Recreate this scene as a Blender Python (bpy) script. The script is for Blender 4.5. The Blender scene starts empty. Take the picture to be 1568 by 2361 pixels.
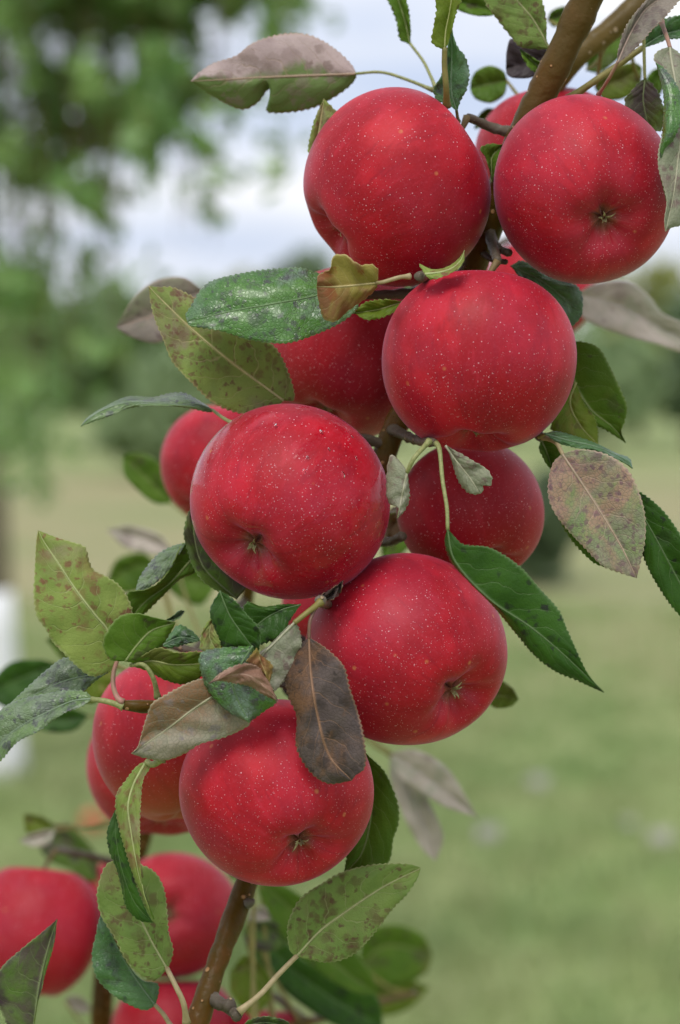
import bpy, math, random
import numpy as np
from mathutils import Vector, Matrix, Quaternion

random.seed(11)
rng = np.random.default_rng(11)
SC = bpy.context.scene
COL = SC.collection

# ------------------------------------------------------------------ camera, sky, sun, exposure
FOC = 0.93
LENS, SENS = 55.0, 23.6
PITCH = math.radians(3.33)
CAM = np.array([0.0, 0.0, 1.5])
cam_d = bpy.data.cameras.new('camera')
cam = bpy.data.objects.new('camera', cam_d); COL.objects.link(cam)
cam.location = CAM
cam.rotation_euler = (math.pi / 2 - PITCH, 0, 0)
cam_d.sensor_fit = 'VERTICAL'; cam_d.sensor_height = SENS; cam_d.sensor_width = SENS
cam_d.lens = LENS
cam_d.clip_start = 0.05; cam_d.clip_end = 2000
cam_d.dof.use_dof = True; cam_d.dof.focus_distance = FOC - 0.018; cam_d.dof.aperture_fstop = 4.7
SC.camera = cam
SC.view_settings.view_transform = 'Standard'; SC.view_settings.look = 'None'
SC.view_settings.gamma = 1.0; SC.view_settings.exposure = 0.67
SC.cycles.use_denoising = True
SC.cycles.max_bounces = 6; SC.cycles.diffuse_bounces = 3; SC.cycles.glossy_bounces = 2; SC.cycles.transmission_bounces = 3
SC.cycles.use_adaptive_sampling = True; SC.cycles.adaptive_threshold = 0.02

SUN_EL, SUN_AZ = math.radians(56), math.radians(195)   # azimuth measured clockwise from +Y
W = bpy.data.worlds.new('World'); SC.world = W; W.use_nodes = True
nt = W.node_tree; nt.nodes.clear()
sky = nt.nodes.new('ShaderNodeTexSky'); sky.sky_type = 'NISHITA'; sky.sun_disc = False
sky.sun_elevation = SUN_EL; sky.sun_rotation = SUN_AZ; sky.air_density = 1.0; sky.dust_density = 2.0; sky.ozone_density = 1.5
tc = nt.nodes.new('ShaderNodeTexCoord')
mp = nt.nodes.new('ShaderNodeMapping'); mp.inputs['Scale'].default_value = (1.0, 1.0, 7.0); mp.inputs['Location'].default_value = (3.605, 0.863, -2.165)
nz = nt.nodes.new('ShaderNodeTexNoise'); nz.inputs['Scale'].default_value = 3.2; nz.inputs['Detail'].default_value = 5; nz.inputs['Roughness'].default_value = 0.55
cr = nt.nodes.new('ShaderNodeValToRGB'); cr.color_ramp.elements[0].position = 0.32; cr.color_ramp.elements[1].position = 0.64
cr.color_ramp.elements[0].color = (0.0, 0.0, 0.0, 1); cr.color_ramp.elements[1].color = (1, 1, 1, 1)
mx = nt.nodes.new('ShaderNodeMixRGB'); 
bg = nt.nodes.new('ShaderNodeBackground'); bg.inputs['Strength'].default_value = 0.072
wo = nt.nodes.new('ShaderNodeOutputWorld')
nt.links.new(tc.outputs['Generated'], mp.inputs['Vector']); nt.links.new(mp.outputs['Vector'], nz.inputs['Vector'])
thin = nt.nodes.new('ShaderNodeMixRGB'); thin.inputs['Fac'].default_value = 0.85; thin.inputs['Color2'].default_value = (5.9, 6.7, 8.6, 1)   # high thin veil over the blue
nt.links.new(sky.outputs['Color'], thin.inputs['Color1']); nt.links.new(thin.outputs['Color'], mx.inputs['Color1']); mx.inputs['Color2'].default_value = (9.6, 9.6, 9.7, 1)
nt.links.new(nz.outputs['Fac'], cr.inputs['Fac']); nt.links.new(cr.outputs['Color'], mx.inputs['Fac'])
nt.links.new(mx.outputs['Color'], bg.inputs['Color'])
nt.links.new(bg.outputs['Background'], wo.inputs['Surface'])

sun_d = bpy.data.lights.new('sun', 'SUN'); sun_d.energy = 1.5; sun_d.angle = math.radians(26); sun_d.color = (1, 0.96, 0.9)
sun = bpy.data.objects.new('sun', sun_d); COL.objects.link(sun)
_dir = Vector((math.sin(SUN_AZ) * math.cos(SUN_EL), math.cos(SUN_AZ) * math.cos(SUN_EL), math.sin(SUN_EL)))
sun.rotation_euler = _dir.to_track_quat('Z', 'Y').to_euler()
sun.location = (0, -3, 6)

# ------------------------------------------------------------------ view geometry: photo scale 1568 x 2361
K = SENS / (2361 * LENS)
CX, CY = 784.0, 1180.5
RT = np.array([1.0, 0, 0]); UP = np.array([0, math.sin(PITCH), math.cos(PITCH)]); FW = np.array([0, math.cos(PITCH), -math.sin(PITCH)])
def at(x, y, d):
    "point seen at photo position x, y at distance d along the view axis (metres)"
    x = np.asarray(x, float)[..., None]; y = np.asarray(y, float)[..., None]; d = np.asarray(d, float)[..., None]
    return CAM + RT * ((x - CX) * K * d) + UP * (-(y - CY) * K * d) + FW * d
def cdir(v):
    v = np.asarray(v, float); w = RT * v[0] + UP * v[1] - FW * v[2]
    return w / np.linalg.norm(w)
REG = {'F': (0, 0, 1.0), 'R1': (450, 0, 700 / 1568), 'R2': (1100, 0, 700 / 1568), 'R3': (200, 650, 800 / 1568), 'R4': (950, 600, 850 / 1568),
       'R5': (0, 1300, 800 / 1568), 'R6': (700, 1300, 1100 / 1568), 'R7': (0, 2010, 700 / 1568), 'R8': (450, 2010, 750 / 1568)}
def px(reg, pts):
    "measurements taken on enlargements of the photo, brought to the common scale"
    a = np.array([p[:2] for p in pts], float)
    if reg == 'F': return a
    ox, oy, s = REG[reg]
    return (a * s + np.array([ox, oy])) * (1568 / 1800)

# ------------------------------------------------------------------ object helpers
WLOC = {}
def mesh_obj(name, verts, faces, mats, parent=None, origin=None, smooth=True, uv=None, attrs=None):
    verts = np.asarray(verts, float)
    if origin is None: origin = verts.mean(0)
    origin = np.asarray(origin, float)
    me = bpy.data.meshes.new(name)
    me.from_pydata((verts - origin).tolist(), [], faces if isinstance(faces, list) else faces.tolist())
    for m in (mats if isinstance(mats, (list, tuple)) else [mats]): me.materials.append(m)
    if smooth: me.polygons.foreach_set('use_smooth', [True] * len(me.polygons))
    if uv is not None:
        ul = me.uv_layers.new(name='UVMap')
        vi = np.empty(len(me.loops), int); me.loops.foreach_get('vertex_index', vi)
        ul.data.foreach_set('uv', np.asarray(uv, float)[vi].ravel())
    me.update()
    o = bpy.data.objects.new(name, me); COL.objects.link(o)
    pl = WLOC.get(parent.name, np.zeros(3)) if parent else np.zeros(3)
    if parent: o.parent = parent
    o.location = origin - pl
    WLOC[o.name] = origin
    return o
def empty(name, loc):
    o = bpy.data.objects.new(name, None); COL.objects.link(o); o.location = loc; o.empty_display_size = 0.02
    WLOC[o.name] = np.asarray(loc, float); return o
def tag(o, label=None, cat=None, group=None, kind=None):
    if label: o['label'] = label
    if cat: o['category'] = cat
    if group: o['group'] = group
    if kind: o['kind'] = kind
    return o

def resample(pts, n, power=None):
    "centripetal-ish Catmull-Rom through pts, n samples by arc length"
    P = np.asarray(pts, float)
    if len(P) == 2:
        u = np.linspace(0, 1, n)[:, None]; return P[0] * (1 - u) + P[1] * u
    E = np.vstack([2 * P[0] - P[1], P, 2 * P[-1] - P[-2]])
    out = []
    for i in range(1, len(E) - 2):
        t = np.linspace(0, 1, 24, endpoint=False)[:, None]
        p0, p1, p2, p3 = E[i - 1], E[i], E[i + 1], E[i + 2]
        l1 = np.linalg.norm(p2 - p1) + 1e-9
        m1 = (p2 - p0) / (np.linalg.norm(p1 - p0) + l1) * l1
        m2 = (p3 - p1) / (np.linalg.norm(p3 - p2) + l1) * l1
        out.append((2 * t**3 - 3 * t**2 + 1) * p1 + (t**3 - 2 * t**2 + t) * m1 + (-2 * t**3 + 3 * t**2) * p2 + (t**3 - t**2) * m2)
    out = np.vstack(out + [P[-1:]])
    s = np.r_[0, np.cumsum(np.linalg.norm(np.diff(out, axis=0), axis=1))]
    u = np.linspace(0, s[-1], n)
    return np.stack([np.interp(u, s, out[:, k]) for k in range(out.shape[1])], 1)

def tube(path, radii, seg=10, cap=True, wob=0.0):
    P = np.asarray(path, float); n = len(P); r = np.broadcast_to(np.asarray(radii, float), (n,))
    T = np.gradient(P, axis=0); T /= np.linalg.norm(T, axis=1)[:, None] + 1e-12
    ref = np.array([0, -1.0, 0.2]); V = []
    for i in range(n):
        a = np.cross(T[i], ref); a /= np.linalg.norm(a) + 1e-9; b = np.cross(a, T[i])
        for j in range(seg):
            th = 2 * math.pi * j / seg
            q = 1 + wob * (math.sin(3 * th + i * 0.7) * 0.5 + math.sin(i * 1.9 + 2 * th) * 0.5)
            V.append(P[i] + (a * math.cos(th) + b * math.sin(th)) * r[i] * q)
    F = []
    for i in range(n - 1):
        for j in range(seg):
            k = (j + 1) % seg
            F.append((i * seg + j, i * seg + k, (i + 1) * seg + k, (i + 1) * seg + j))
    if cap:
        V.append(P[0]); V.append(P[-1]); c0, c1 = len(V) - 2, len(V) - 1
        for j in range(seg):
            k = (j + 1) % seg
            F.append((c0, k, j)); F.append((c1, (n - 1) * seg + j, (n - 1) * seg + k))
    return np.array(V), F

# ------------------------------------------------------------------ material helpers
class G:
    def __init__(s, name):
        s.m = bpy.data.materials.new(name); s.m.use_nodes = True; s.t = s.m.node_tree; s.t.nodes.clear()
        s.out = s.n('ShaderNodeOutputMaterial')
    def n(s, typ, **kw):
        nd = s.t.nodes.new(typ)
        for k, v in kw.items(): setattr(nd, k, v)
        return nd
    def put(s, sock, v):
        if isinstance(v, bpy.types.NodeSocket): s.t.links.new(v, sock)
        elif isinstance(v, (tuple, list)) and len(v) == 3 and sock.type == 'RGBA': sock.default_value = (*v, 1)
        else: sock.default_value = v
    def math(s, op, a, b=0.0, c=0.0, clamp=False):
        nd = s.n('ShaderNodeMath', operation=op); nd.use_clamp = clamp
        for i, v in enumerate((a, b, c)): s.put(nd.inputs[i], v)
        return nd.outputs[0]
    def vec(s, op, a, b=(0, 0, 0)):
        nd = s.n('ShaderNodeVectorMath', operation=op); s.put(nd.inputs[0], a); s.put(nd.inputs[1], b); return nd.outputs[0]
    def sm(s, x, a, b, lo=0.0, hi=1.0):
        nd = s.n('ShaderNodeMapRange', interpolation_type='SMOOTHSTEP')
        for i, v in enumerate((x, a, b, lo, hi)): s.put(nd.inputs[i], v)
        return nd.outputs[0]
    def mix(s, f, a, b, mode='MIX'):
        nd = s.n('ShaderNodeMix', data_type='RGBA', blend_type=mode)
        s.put(nd.inputs[0], f); s.put(nd.inputs[6], a); s.put(nd.inputs[7], b); return nd.outputs[2]
    def noise(s, vec, scale, detail=2.0, rough=0.5, dist=0.0, out='Fac'):
        nd = s.n('ShaderNodeTexNoise'); s.put(nd.inputs['Vector'], vec); nd.inputs['Scale'].default_value = scale
        nd.inputs['Detail'].default_value = detail; nd.inputs['Roughness'].default_value = rough; nd.inputs['Distortion'].default_value = dist
        return nd.outputs[out]
    def voro(s, vec, scale, feature='F1', rand=1.0):
        nd = s.n('ShaderNodeTexVoronoi', feature=feature); s.put(nd.inputs['Vector'], vec)
        nd.inputs['Scale'].default_value = scale; nd.inputs['Randomness'].default_value = rand; return nd
    def sep(s, v):
        nd = s.n('ShaderNodeSeparateXYZ'); s.put(nd.inputs[0], v); return nd.outputs
    def comb(s, x, y, z):
        nd = s.n('ShaderNodeCombineXYZ')
        for i, v in enumerate((x, y, z)): s.put(nd.inputs[i], v)
        return nd.outputs[0]
    def bump(s, h, strength, dist, normal=None):
        nd = s.n('ShaderNodeBump'); nd.inputs['Strength'].default_value = strength; nd.inputs['Distance'].default_value = dist
        s.put(nd.inputs['Height'], h)
        if normal is not None: s.put(nd.inputs['Normal'], normal)
        return nd.outputs[0]
    def bsdf(s, color, rough=0.5, **kw):
        nd = s.n('ShaderNodeBsdfPrincipled'); s.put(nd.inputs['Base Color'], color); s.put(nd.inputs['Roughness'], rough)
        for k, v in kw.items(): s.put(nd.inputs[k.replace('_', ' ')], v)
        return nd.outputs[0]
    def end(s, sh): s.t.links.new(sh, s.out.inputs['Surface']); return s.m
    def obj(s): return s.n('ShaderNodeTexCoord').outputs['Object']
    def uv(s): return s.n('ShaderNodeTexCoord').outputs['UV']

# ------------------------------------------------------------------ leaf materials
# c1, c2 main colours; vein; spot colour/amount/scale; blotch colour/amount/side; net; roughness; wet; translucency
LG = dict(torn=1.0, light=1.05, spotted=1.1, speckle=1.25, olive=1.5, mid=1.45, dark=1.3, wet=1.45, grey=1.25, bluish=1.4, mauve=1.15, mottled=1.05, browning=1.2, dead=1.0, rusty=1.05, pale=1.15, dryedge=1.0, plum=1.0, silver=1.0, bruised=1.35)
LP = dict(
 light   =dict(c1=(.255,.32,.085), c2=(.19,.26,.065), vein=(.36,.40,.17), spot=(.20,.065,.05), sa=.58, ss=330, bl=(.26,.22,.13), ba=.25, net=.12, rough=.55, tr=.22),
 spotted =dict(c1=(.21,.27,.07), c2=(.15,.20,.055), vein=(.40,.36,.17), spot=(.13,.05,.04), sa=.62, ss=420, bl=(.22,.17,.12), ba=.42, net=.10, rough=.5, tr=.2),
 speckle =dict(c1=(.145,.205,.055), c2=(.11,.17,.045), vein=(.25,.26,.12), spot=(.10,.045,.032), sa=.58, ss=420, bl=(.15,.115,.06), ba=.30, net=.08, rough=.5, tr=.18),
 olive   =dict(c1=(.105,.135,.032), c2=(.075,.11,.024), vein=(.19,.20,.07), spot=(.10,.06,.035), sa=.18, ss=220, bl=(.13,.10,.04), ba=.25, net=.10, rough=.45, tr=.25),
 mid     =dict(c1=(.075,.125,.028), c2=(.055,.10,.022), vein=(.14,.17,.06), spot=(.06,.04,.03), sa=.12, ss=260, bl=(.10,.11,.04), ba=.2, net=.12, rough=.45, tr=.25),
 dark    =dict(c1=(.030,.076,.011), c2=(.020,.053,.009), vein=(.075,.12,.045), spot=(.016,.014,.016), sa=.30, ss=330, bl=(.045,.085,.03), ba=.3, net=.16, rough=.36, tr=.10),
 wet     =dict(c1=(.058,.125,.028), c2=(.036,.090,.020), vein=(.09,.15,.06), spot=(.04,.03,.045), sa=.62, ss=360, bl=(.085,.12,.085), ba=.42, net=.30, rough=.22, tr=.08, wet=1.0),
 grey    =dict(c1=(.11,.175,.060), c2=(.075,.13,.04), vein=(.14,.19,.12), spot=(.045,.04,.06), sa=.66, ss=360, bl=(.13,.165,.11), ba=.45, net=.25, rough=.33, tr=.08, wet=.7),
 bluish  =dict(c1=(.058,.118,.043), c2=(.036,.084,.028), vein=(.10,.15,.085), spot=(.025,.03,.03), sa=.34, ss=260, bl=(.09,.13,.10), ba=.4, net=.2, rough=.35, tr=.1, wet=.4),
 mauve   =dict(c1=(.235,.20,.165), c2=(.17,.15,.125), vein=(.36,.27,.22), spot=(.12,.085,.085), sa=.35, ss=320, bl=(.17,.19,.11), ba=.4, net=.25, rough=.55, tr=.15),
 mottled =dict(c1=(.185,.26,.10), c2=(.28,.265,.19), vein=(.40,.30,.22), spot=(.15,.07,.105), sa=.95, ss=420, bl=(.34,.205,.15), ba=.60, net=.75, rough=.5, tr=.12),
 browning=dict(c1=(.255,.22,.165), c2=(.21,.21,.145), vein=(.28,.27,.17), spot=(.20,.17,.17), sa=.35, ss=260, bl=(.165,.082,.035), ba=.56, net=.60, rough=.5, tr=.1),
 dead    =dict(c1=(.105,.080,.072), c2=(.062,.046,.042), vein=(.25,.14,.08), spot=(.035,.027,.025), sa=.75, ss=260, bl=(.15,.075,.035), ba=.42, net=.35, rough=.55, tr=.04),
 rusty   =dict(c1=(.27,.235,.085), c2=(.21,.17,.06), vein=(.40,.33,.15), spot=(.22,.06,.02), sa=.36, ss=160, bl=(.17,.075,.05), ba=.48, net=.2, rough=.5, tr=.15),
 pale    =dict(c1=(.25,.26,.175), c2=(.20,.215,.14), vein=(.33,.32,.22), spot=(.17,.10,.10), sa=.42, ss=330, bl=(.27,.25,.2), ba=.3, net=.4, rough=.5, tr=.15),
 dryedge =dict(c1=(.34,.22,.16), c2=(.24,.13,.085), vein=(.40,.27,.2), spot=(.13,.055,.035), sa=.42, ss=200, bl=(.44,.31,.24), ba=.4, net=.4, rough=.55, tr=.1),
 torn    =dict(c1=(.52,.41,.39), c2=(.38,.29,.28), vein=(.36,.26,.18), spot=(.26,.19,.17), sa=.4, ss=260, bl=(.10,.20,.025), ba=.62, net=.1, rough=.6, tr=.25),
 plum    =dict(c1=(.055,.042,.045), c2=(.04,.03,.035), vein=(.08,.06,.06), spot=(.03,.025,.03), sa=.3, ss=200, bl=(.06,.06,.04), ba=.3, net=.2, rough=.4, tr=.05),
 silver  =dict(c1=(.50,.44,.38), c2=(.38,.34,.28), vein=(.42,.38,.36), spot=(.27,.22,.2), sa=.3, ss=120, bl=(.30,.31,.23), ba=.45, net=.1, rough=.5, tr=.1),
 bruised =dict(c1=(.085,.13,.04), c2=(.06,.10,.03), vein=(.13,.16,.07), spot=(.05,.03,.04), sa=.5, ss=150, bl=(.055,.035,.04), ba=.55, net=.2, rough=.4, tr=.1),
)
def sat(c, k):
    l = .3 * c[0] + .6 * c[1] + .1 * c[2]; return tuple(max(.004, l + (v - l) * k) for v in c)
for k_ in ('light', 'spotted', 'speckle', 'olive', 'mid', 'dark', 'wet', 'grey', 'bluish', 'bruised', 'rusty'):
    for q_ in ('c1', 'c2', 'bl'): LP[k_][q_] = sat(LP[k_][q_], 1.04 if k_ in ('light', 'spotted', 'speckle', 'grey', 'dark') else 1.2)
_lm = {}
def leaf_mat(key, side=0.0):
    kk = (key, side)
    if kk in _lm: return _lm[kk]
    p = {k: (tuple(min(.9, v * LG[key]) for v in q) if isinstance(q, tuple) and k != 'spot' else q) for k, q in LP[key].items()}; g = G('leaf_' + key)
    u = g.sep(g.uv()); t = u[0]; s = g.math('MULTIPLY_ADD', u[1], 2.0, -1.0); a = g.math('ABSOLUTE', s)
    P = g.obj()
    wob = g.noise(P, 90, 2)
    # secondary veins sweeping forward from the midrib, the two sides out of step
    x = g.math('SUBTRACT', t, g.math('MULTIPLY', a, 0.20)); x = g.math('SUBTRACT', x, g.math('MULTIPLY', g.math('POWER', a, 2.5), 0.07))
    x = g.math('MULTIPLY_ADD', x, 7.0, g.math('MULTIPLY', g.math('SIGN', s), 0.21)); x = g.math('ADD', x, g.math('MULTIPLY', wob, 1.5))
    fr = g.math('ABSOLUTE', g.math('SUBTRACT', g.math('FRACT', x), 0.5))
    wv = g.math('MULTIPLY_ADD', a, -0.045, 0.065)
    vein = g.math('SUBTRACT', 1.0, g.sm(fr, 0.0, wv)); vein = g.math('MULTIPLY', vein, g.sm(a, 1.0, 0.75))
    mid = g.math('SUBTRACT', 1.0, g.sm(a, 0.015, 0.06))
    ve = g.voro(P, 620, 'DISTANCE_TO_EDGE'); net = g.math('SUBTRACT', 1.0, g.sm(ve.outputs['Distance'], 0.0, 0.16))
    base = g.mix(g.sm(g.noise(P, 70, 3), .35, .65), p['c1'], p['c2'])
    base = g.mix(g.math('MULTIPLY', g.noise(P, 900, 2), .35), base, tuple(v * .72 for v in p['c1']))
    bn = g.noise(P, 38, 4, .6, .6); 
    if side: bn = g.math('ADD', bn, g.math('MULTIPLY', s, 0.22 * side))
    th = .72 - .42 * p['ba']
    base = g.mix(g.math('MULTIPLY', g.sm(bn, th - .06, th + .10), .85), base, p['bl'])
    sl = g.noise(P, 55, 2)
    Pd = g.vec('ADD', P, g.vec('MULTIPLY', g.vec('SUBTRACT', g.noise(P, 420, 2, out='Color'), (.5, .5, .5)), (.0042, .0042, .0042)))
    for (fs, am, wt) in ((.42, .75, .62), (.95, 1.0, .85)):
        v = g.voro(Pd, p['ss'] * fs); vc = g.sep(v.outputs['Color'])
        on = g.math('LESS_THAN', vc[0], g.math('MULTIPLY', g.sm(sl, .36, .66, .35, 1.6), p['sa'] * am * 1.25))
        rr_ = g.math('MULTIPLY_ADD', g.math('POWER', vc[1], 1.4), .46, .20)
        m_ = g.math('MULTIPLY', g.math('SUBTRACT', 1, g.sm(v.outputs['Distance'], g.math('MULTIPLY', rr_, .45), g.math('MULTIPLY', rr_, 1.35))), on)
        base = g.mix(g.math('MULTIPLY', m_, g.math('MULTIPLY_ADD', vc[2], .5 * wt, .5 * wt)), base, p['spot'])
    base = g.mix(g.math('MULTIPLY', net, p['net'] * .6), base, tuple(v * .55 for v in p['c2']))
    base = g.mix(g.math('MULTIPLY', vein, .42), base, p['vein'])
    base = g.mix(g.math('MULTIPLY', mid, .8), base, p['vein'])
    rim = g.math('MULTIPLY', g.sm(a, .93, 1.0), .55)
    base = g.mix(rim, base, tuple(min(1, v * 1.25 + .02) for v in p['vein']))
    wet = p.get('wet', 0)
    rr = g.math('MULTIPLY_ADD', g.noise(P, 160, 3), -.25 if not wet else -.45, p['rough'] + (.13 if not wet else .30))
    h = g.math('MULTIPLY_ADD', vein, -.55, g.math('MULTIPLY', net, -.30 if p['net'] > .2 else -.16))
    h = g.math('ADD', h, g.math('MULTIPLY', g.noise(P, 240 if wet else 330, 3), .9 if wet else .55))
    h = g.math('ADD', h, g.math('MULTIPLY', g.sm(fr, 0, .5), .35))
    nb = g.bump(h, .55 if wet else .42, .0011 if wet else .0008)
    sh = g.bsdf(base, rr, Normal=nb, Specular_IOR_Level=.45 if wet else .14, Coat_Weight=.35 * wet, Coat_Roughness=.2)
    tr = g.n('ShaderNodeBsdfTranslucent'); g.put(tr.inputs['Color'], g.mix(.5, base, (.25, .33, .04))); g.put(tr.inputs['Normal'], nb)
    ms = g.n('ShaderNodeMixShader'); ms.inputs[0].default_value = p['tr']
    g.t.links.new(sh, ms.inputs[1]); g.t.links.new(tr.outputs[0], ms.inputs[2])
    _lm[kk] = g.end(ms.outputs[0]); return _lm[kk]

def plain_mat(name, c1, c2, scale=300, rough=.5, bump=.3, bd=.0005, spec=.35):
    g = G(name); P = g.obj(); n = g.noise(P, scale, 4)
    return g.end(g.bsdf(g.mix(g.sm(n, .3, .7), c1, c2), rough, Normal=g.bump(n, bump, bd), Specular_IOR_Level=spec))
PET = dict(green=plain_mat('petiole_green', (.26, .27, .105), (.17, .19, .065), 900), tan=plain_mat('petiole_tan', (.36, .29, .16), (.27, .22, .11)),
           pink=plain_mat('petiole_pink', (.33, .16, .13), (.26, .17, .10)), brown=plain_mat('petiole_brown', (.17, .09, .055), (.11, .065, .05)),
           olive=plain_mat('petiole_olive', (.20, .17, .045), (.15, .14, .04)))
BACK = {'torn': 'mid', 'light': 'mid', 'spotted': 'mid', 'speckle': 'mid', 'olive': 'mid', 'mid': 'dark', 'dark': 'mid', 'wet': 'speckle', 'grey': 'olive', 'bluish': 'olive',
        'mauve': 'bluish', 'mottled': 'browning', 'browning': 'dead', 'dead': 'dead', 'rusty': 'rusty', 'pale': 'mid', 'dryedge': 'dead', 'plum': 'plum', 'silver': 'grey', 'bruised': 'olive'}

# ------------------------------------------------------------------ bark
def bark_mat(name, c1, c2, c3, dots=(.34, .25, .15)):
    g = G(name); P = g.obj()
    base = g.mix(g.sm(g.noise(P, 45, 4, .6), .35, .65), c1, c2)
    base = g.mix(g.math('MULTIPLY', g.sm(g.noise(P, 26, 3), .50, .68), .75), base, c3)
    base = g.mix(g.math('MULTIPLY', g.noise(P, 700, 3), .4), base, tuple(v * .5 for v in c1))
    v = g.voro(P, 210); rnd = g.sep(v.outputs['Color'])[0]
    dot = g.math('SUBTRACT', 1.0, g.sm(v.outputs['Distance'], g.math('MULTIPLY', rnd, .20), g.math('MULTIPLY_ADD', rnd, .20, .07)))
    base = g.mix(g.math('MULTIPLY', dot, .8), base, dots)
    h = g.math('ADD', g.math('MULTIPLY', g.noise(P, 300, 4), .5), g.math('MULTIPLY', dot, .9))
    return g.end(g.bsdf(base, g.math('MULTIPLY_ADD', g.noise(P, 120, 2), .3, .26), Normal=g.bump(h, .9, .0014), Specular_IOR_Level=.16))
BARK = bark_mat('bark', (.110, .045, .006), (.066, .046, .006), (.090, .058, .016), (.42, .23, .10))
BARK2 = bark_mat('bark_olive', (.115, .075, .016), (.085, .056, .013), (.12, .085, .03))
SPUR = bark_mat('spur_bark', (.10, .075, .05), (.17, .15, .12), (.06, .045, .03))

# ------------------------------------------------------------------ setting: lawn
def lawn_mat():
    g = G('lawn'); P = g.obj(); xyz = g.sep(P)
    dry = g.sm(g.math('ADD', xyz[1], g.math('MULTIPLY', g.noise(P, .35, 3), 5.0)), 9.5, 17)
    n1 = g.noise(P, 1.1, 4, .6); n2 = g.noise(P, 9, 4, .65)
    c = g.mix(g.sm(n1, .35, .68), (.24, .33, .110), (.325, .365, .155))
    c = g.mix(g.math('MULTIPLY', g.sm(n2, .45, .75), .6), c, (.25, .225, .115))
    far = g.mix(g.sm(g.noise(P, .22, 4, .6), .38, .62), (.255, .275, .125), (.335, .30, .165))
    far = g.mix(g.sm(xyz[1], 30, 45), far, (.26, .31, .13))
    c = g.mix(dry, c, far)
    h = g.noise(P, 60, 4)
    return g.end(g.bsdf(c, .85, Normal=g.bump(h, .7, .03), Specular_IOR_Level=.15))
LAWN = lawn_mat()
NX, NY = 60, 90
xs = np.linspace(-1, 1, NX); xs = np.sign(xs) * np.abs(xs) ** 2.2 * 300
ys = np.r_[np.linspace(-6, 30, NY - 20), 30 + np.linspace(0, 1, 21)[1:] ** 2 * 700]
X, Y = np.meshgrid(xs, ys)
Z = 0.05 * np.sin(X * .35 + 1) * np.cos(Y * .28) * np.clip(Y / 12, 0, 1) + 0.02 * np.sin(X * 1.3 + Y * .9)
V = np.stack([X, Y, Z], -1).reshape(-1, 3)
Fq = [(j * NX + i, j * NX + i + 1, (j + 1) * NX + i + 1, (j + 1) * NX + i) for j in range(len(ys) - 1) for i in range(NX - 1)]
ground = mesh_obj('ground', V, Fq, LAWN, origin=(0, 0, 0))
tag(ground, 'mown orchard lawn with dry tan patches', kind='structure')
def gz(x, y): return 0.05 * np.sin(x * .35 + 1) * np.cos(y * .28) * np.clip(y / 12, 0, 1) + 0.02 * np.sin(x * 1.3 + y * .9)

def grass():
    g = G('grass_blade'); P = g.obj()
    n = g.noise(P, 1.4, 3, .6); n2 = g.noise(P, 40, 2)
    c = g.mix(g.sm(n, .35, .65), (.21, .325, .105), (.31, .37, .155)); c = g.mix(g.math('MULTIPLY', g.sm(n2, .5, .7), .7), c, (.33, .29, .16))
    m = g.end(g.bsdf(c, .6))
    N = 60000
    y = 4.6 + 11 * rng.random(N) ** 1.25; x = (rng.random(N) * 2 - 1) * (0.16 * y + .45)
    # tufts: pull blades towards scattered centres
    cy = 4.6 + 11 * rng.random(900); cx = (rng.random(900) * 2 - 1) * (0.16 * cy + .45); pick = rng.integers(0, 900, N); w = (rng.random(N) < .45)
    x = np.where(w, cx[pick] + rng.normal(0, .06, N), x); y = np.where(w, cy[pick] + rng.normal(0, .06, N), y)
    h = .025 + .05 * rng.random(N) + np.where(w, .02, 0); th = rng.random(N) * 6.283; wd = .003 + .003 * rng.random(N)
    z = gz(x, y); dx = np.cos(th) * wd; dy = np.sin(th) * wd; lx = rng.normal(0, .025, N); ly = rng.normal(0, .025, N)
    V = np.stack([np.stack([x - dx, y - dy, z], 1), np.stack([x + dx, y + dy, z], 1), np.stack([x + lx, y + ly, z + h], 1)], 1).reshape(-1, 3)
    F = np.arange(3 * N).reshape(-1, 3)
    return tag(mesh_obj('grass', V, F, m, origin=(0, 0, 0), smooth=False), 'short green grass growing over the orchard floor', 'grass', kind='stuff')
grass()

# ------------------------------------------------------------------ background trees
def foliage_mat(name, c1, c2, c3, sc=9):
    g = G(name); P = g.obj()
    c = g.mix(g.sm(g.noise(P, sc, 3, .6), .35, .65), c1, c2); c = g.mix(g.sm(g.noise(P, sc * 6, 2), .55, .7), c, c3)
    sh = g.bsdf(c, .22, Specular_IOR_Level=.55)
    tr = g.n('ShaderNodeBsdfTranslucent'); g.put(tr.inputs['Color'], c); ms = g.n('ShaderNodeMixShader'); ms.inputs[0].default_value = .38
    g.t.links.new(sh, ms.inputs[1]); g.t.links.new(tr.outputs[0], ms.inputs[2]); return g.end(ms.outputs[0])
def leaf_cloud(C, L, Wd, droop=0.0):
    "one folded leaf (4 verts, 2 tris) at each centre"
    n = len(C); d = rng.normal(size=(n, 3)); d[:, 2] -= droop; d /= np.linalg.norm(d, axis=1)[:, None]
    e = np.cross(d, rng.normal(size=(n, 3))); e /= np.linalg.norm(e, axis=1)[:, None]; f = np.cross(d, e)
    L = L * (.7 + .6 * rng.random((n, 1))); Wd = Wd * (.7 + .6 * rng.random((n, 1)))
    V = np.stack([C - d * L / 2, C + e * Wd / 2 + f * Wd * .18, C + d * L / 2, C - e * Wd / 2 + f * Wd * .18], 1).reshape(-1, 3)
    b = np.arange(n)[:, None] * 4
    return V, np.vstack([b + [0, 1, 2], b + [0, 2, 3]])
TRUNK = bark_mat('trunk_bark', (.19, .16, .10), (.15, .13, .08), (.24, .22, .16))

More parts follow.
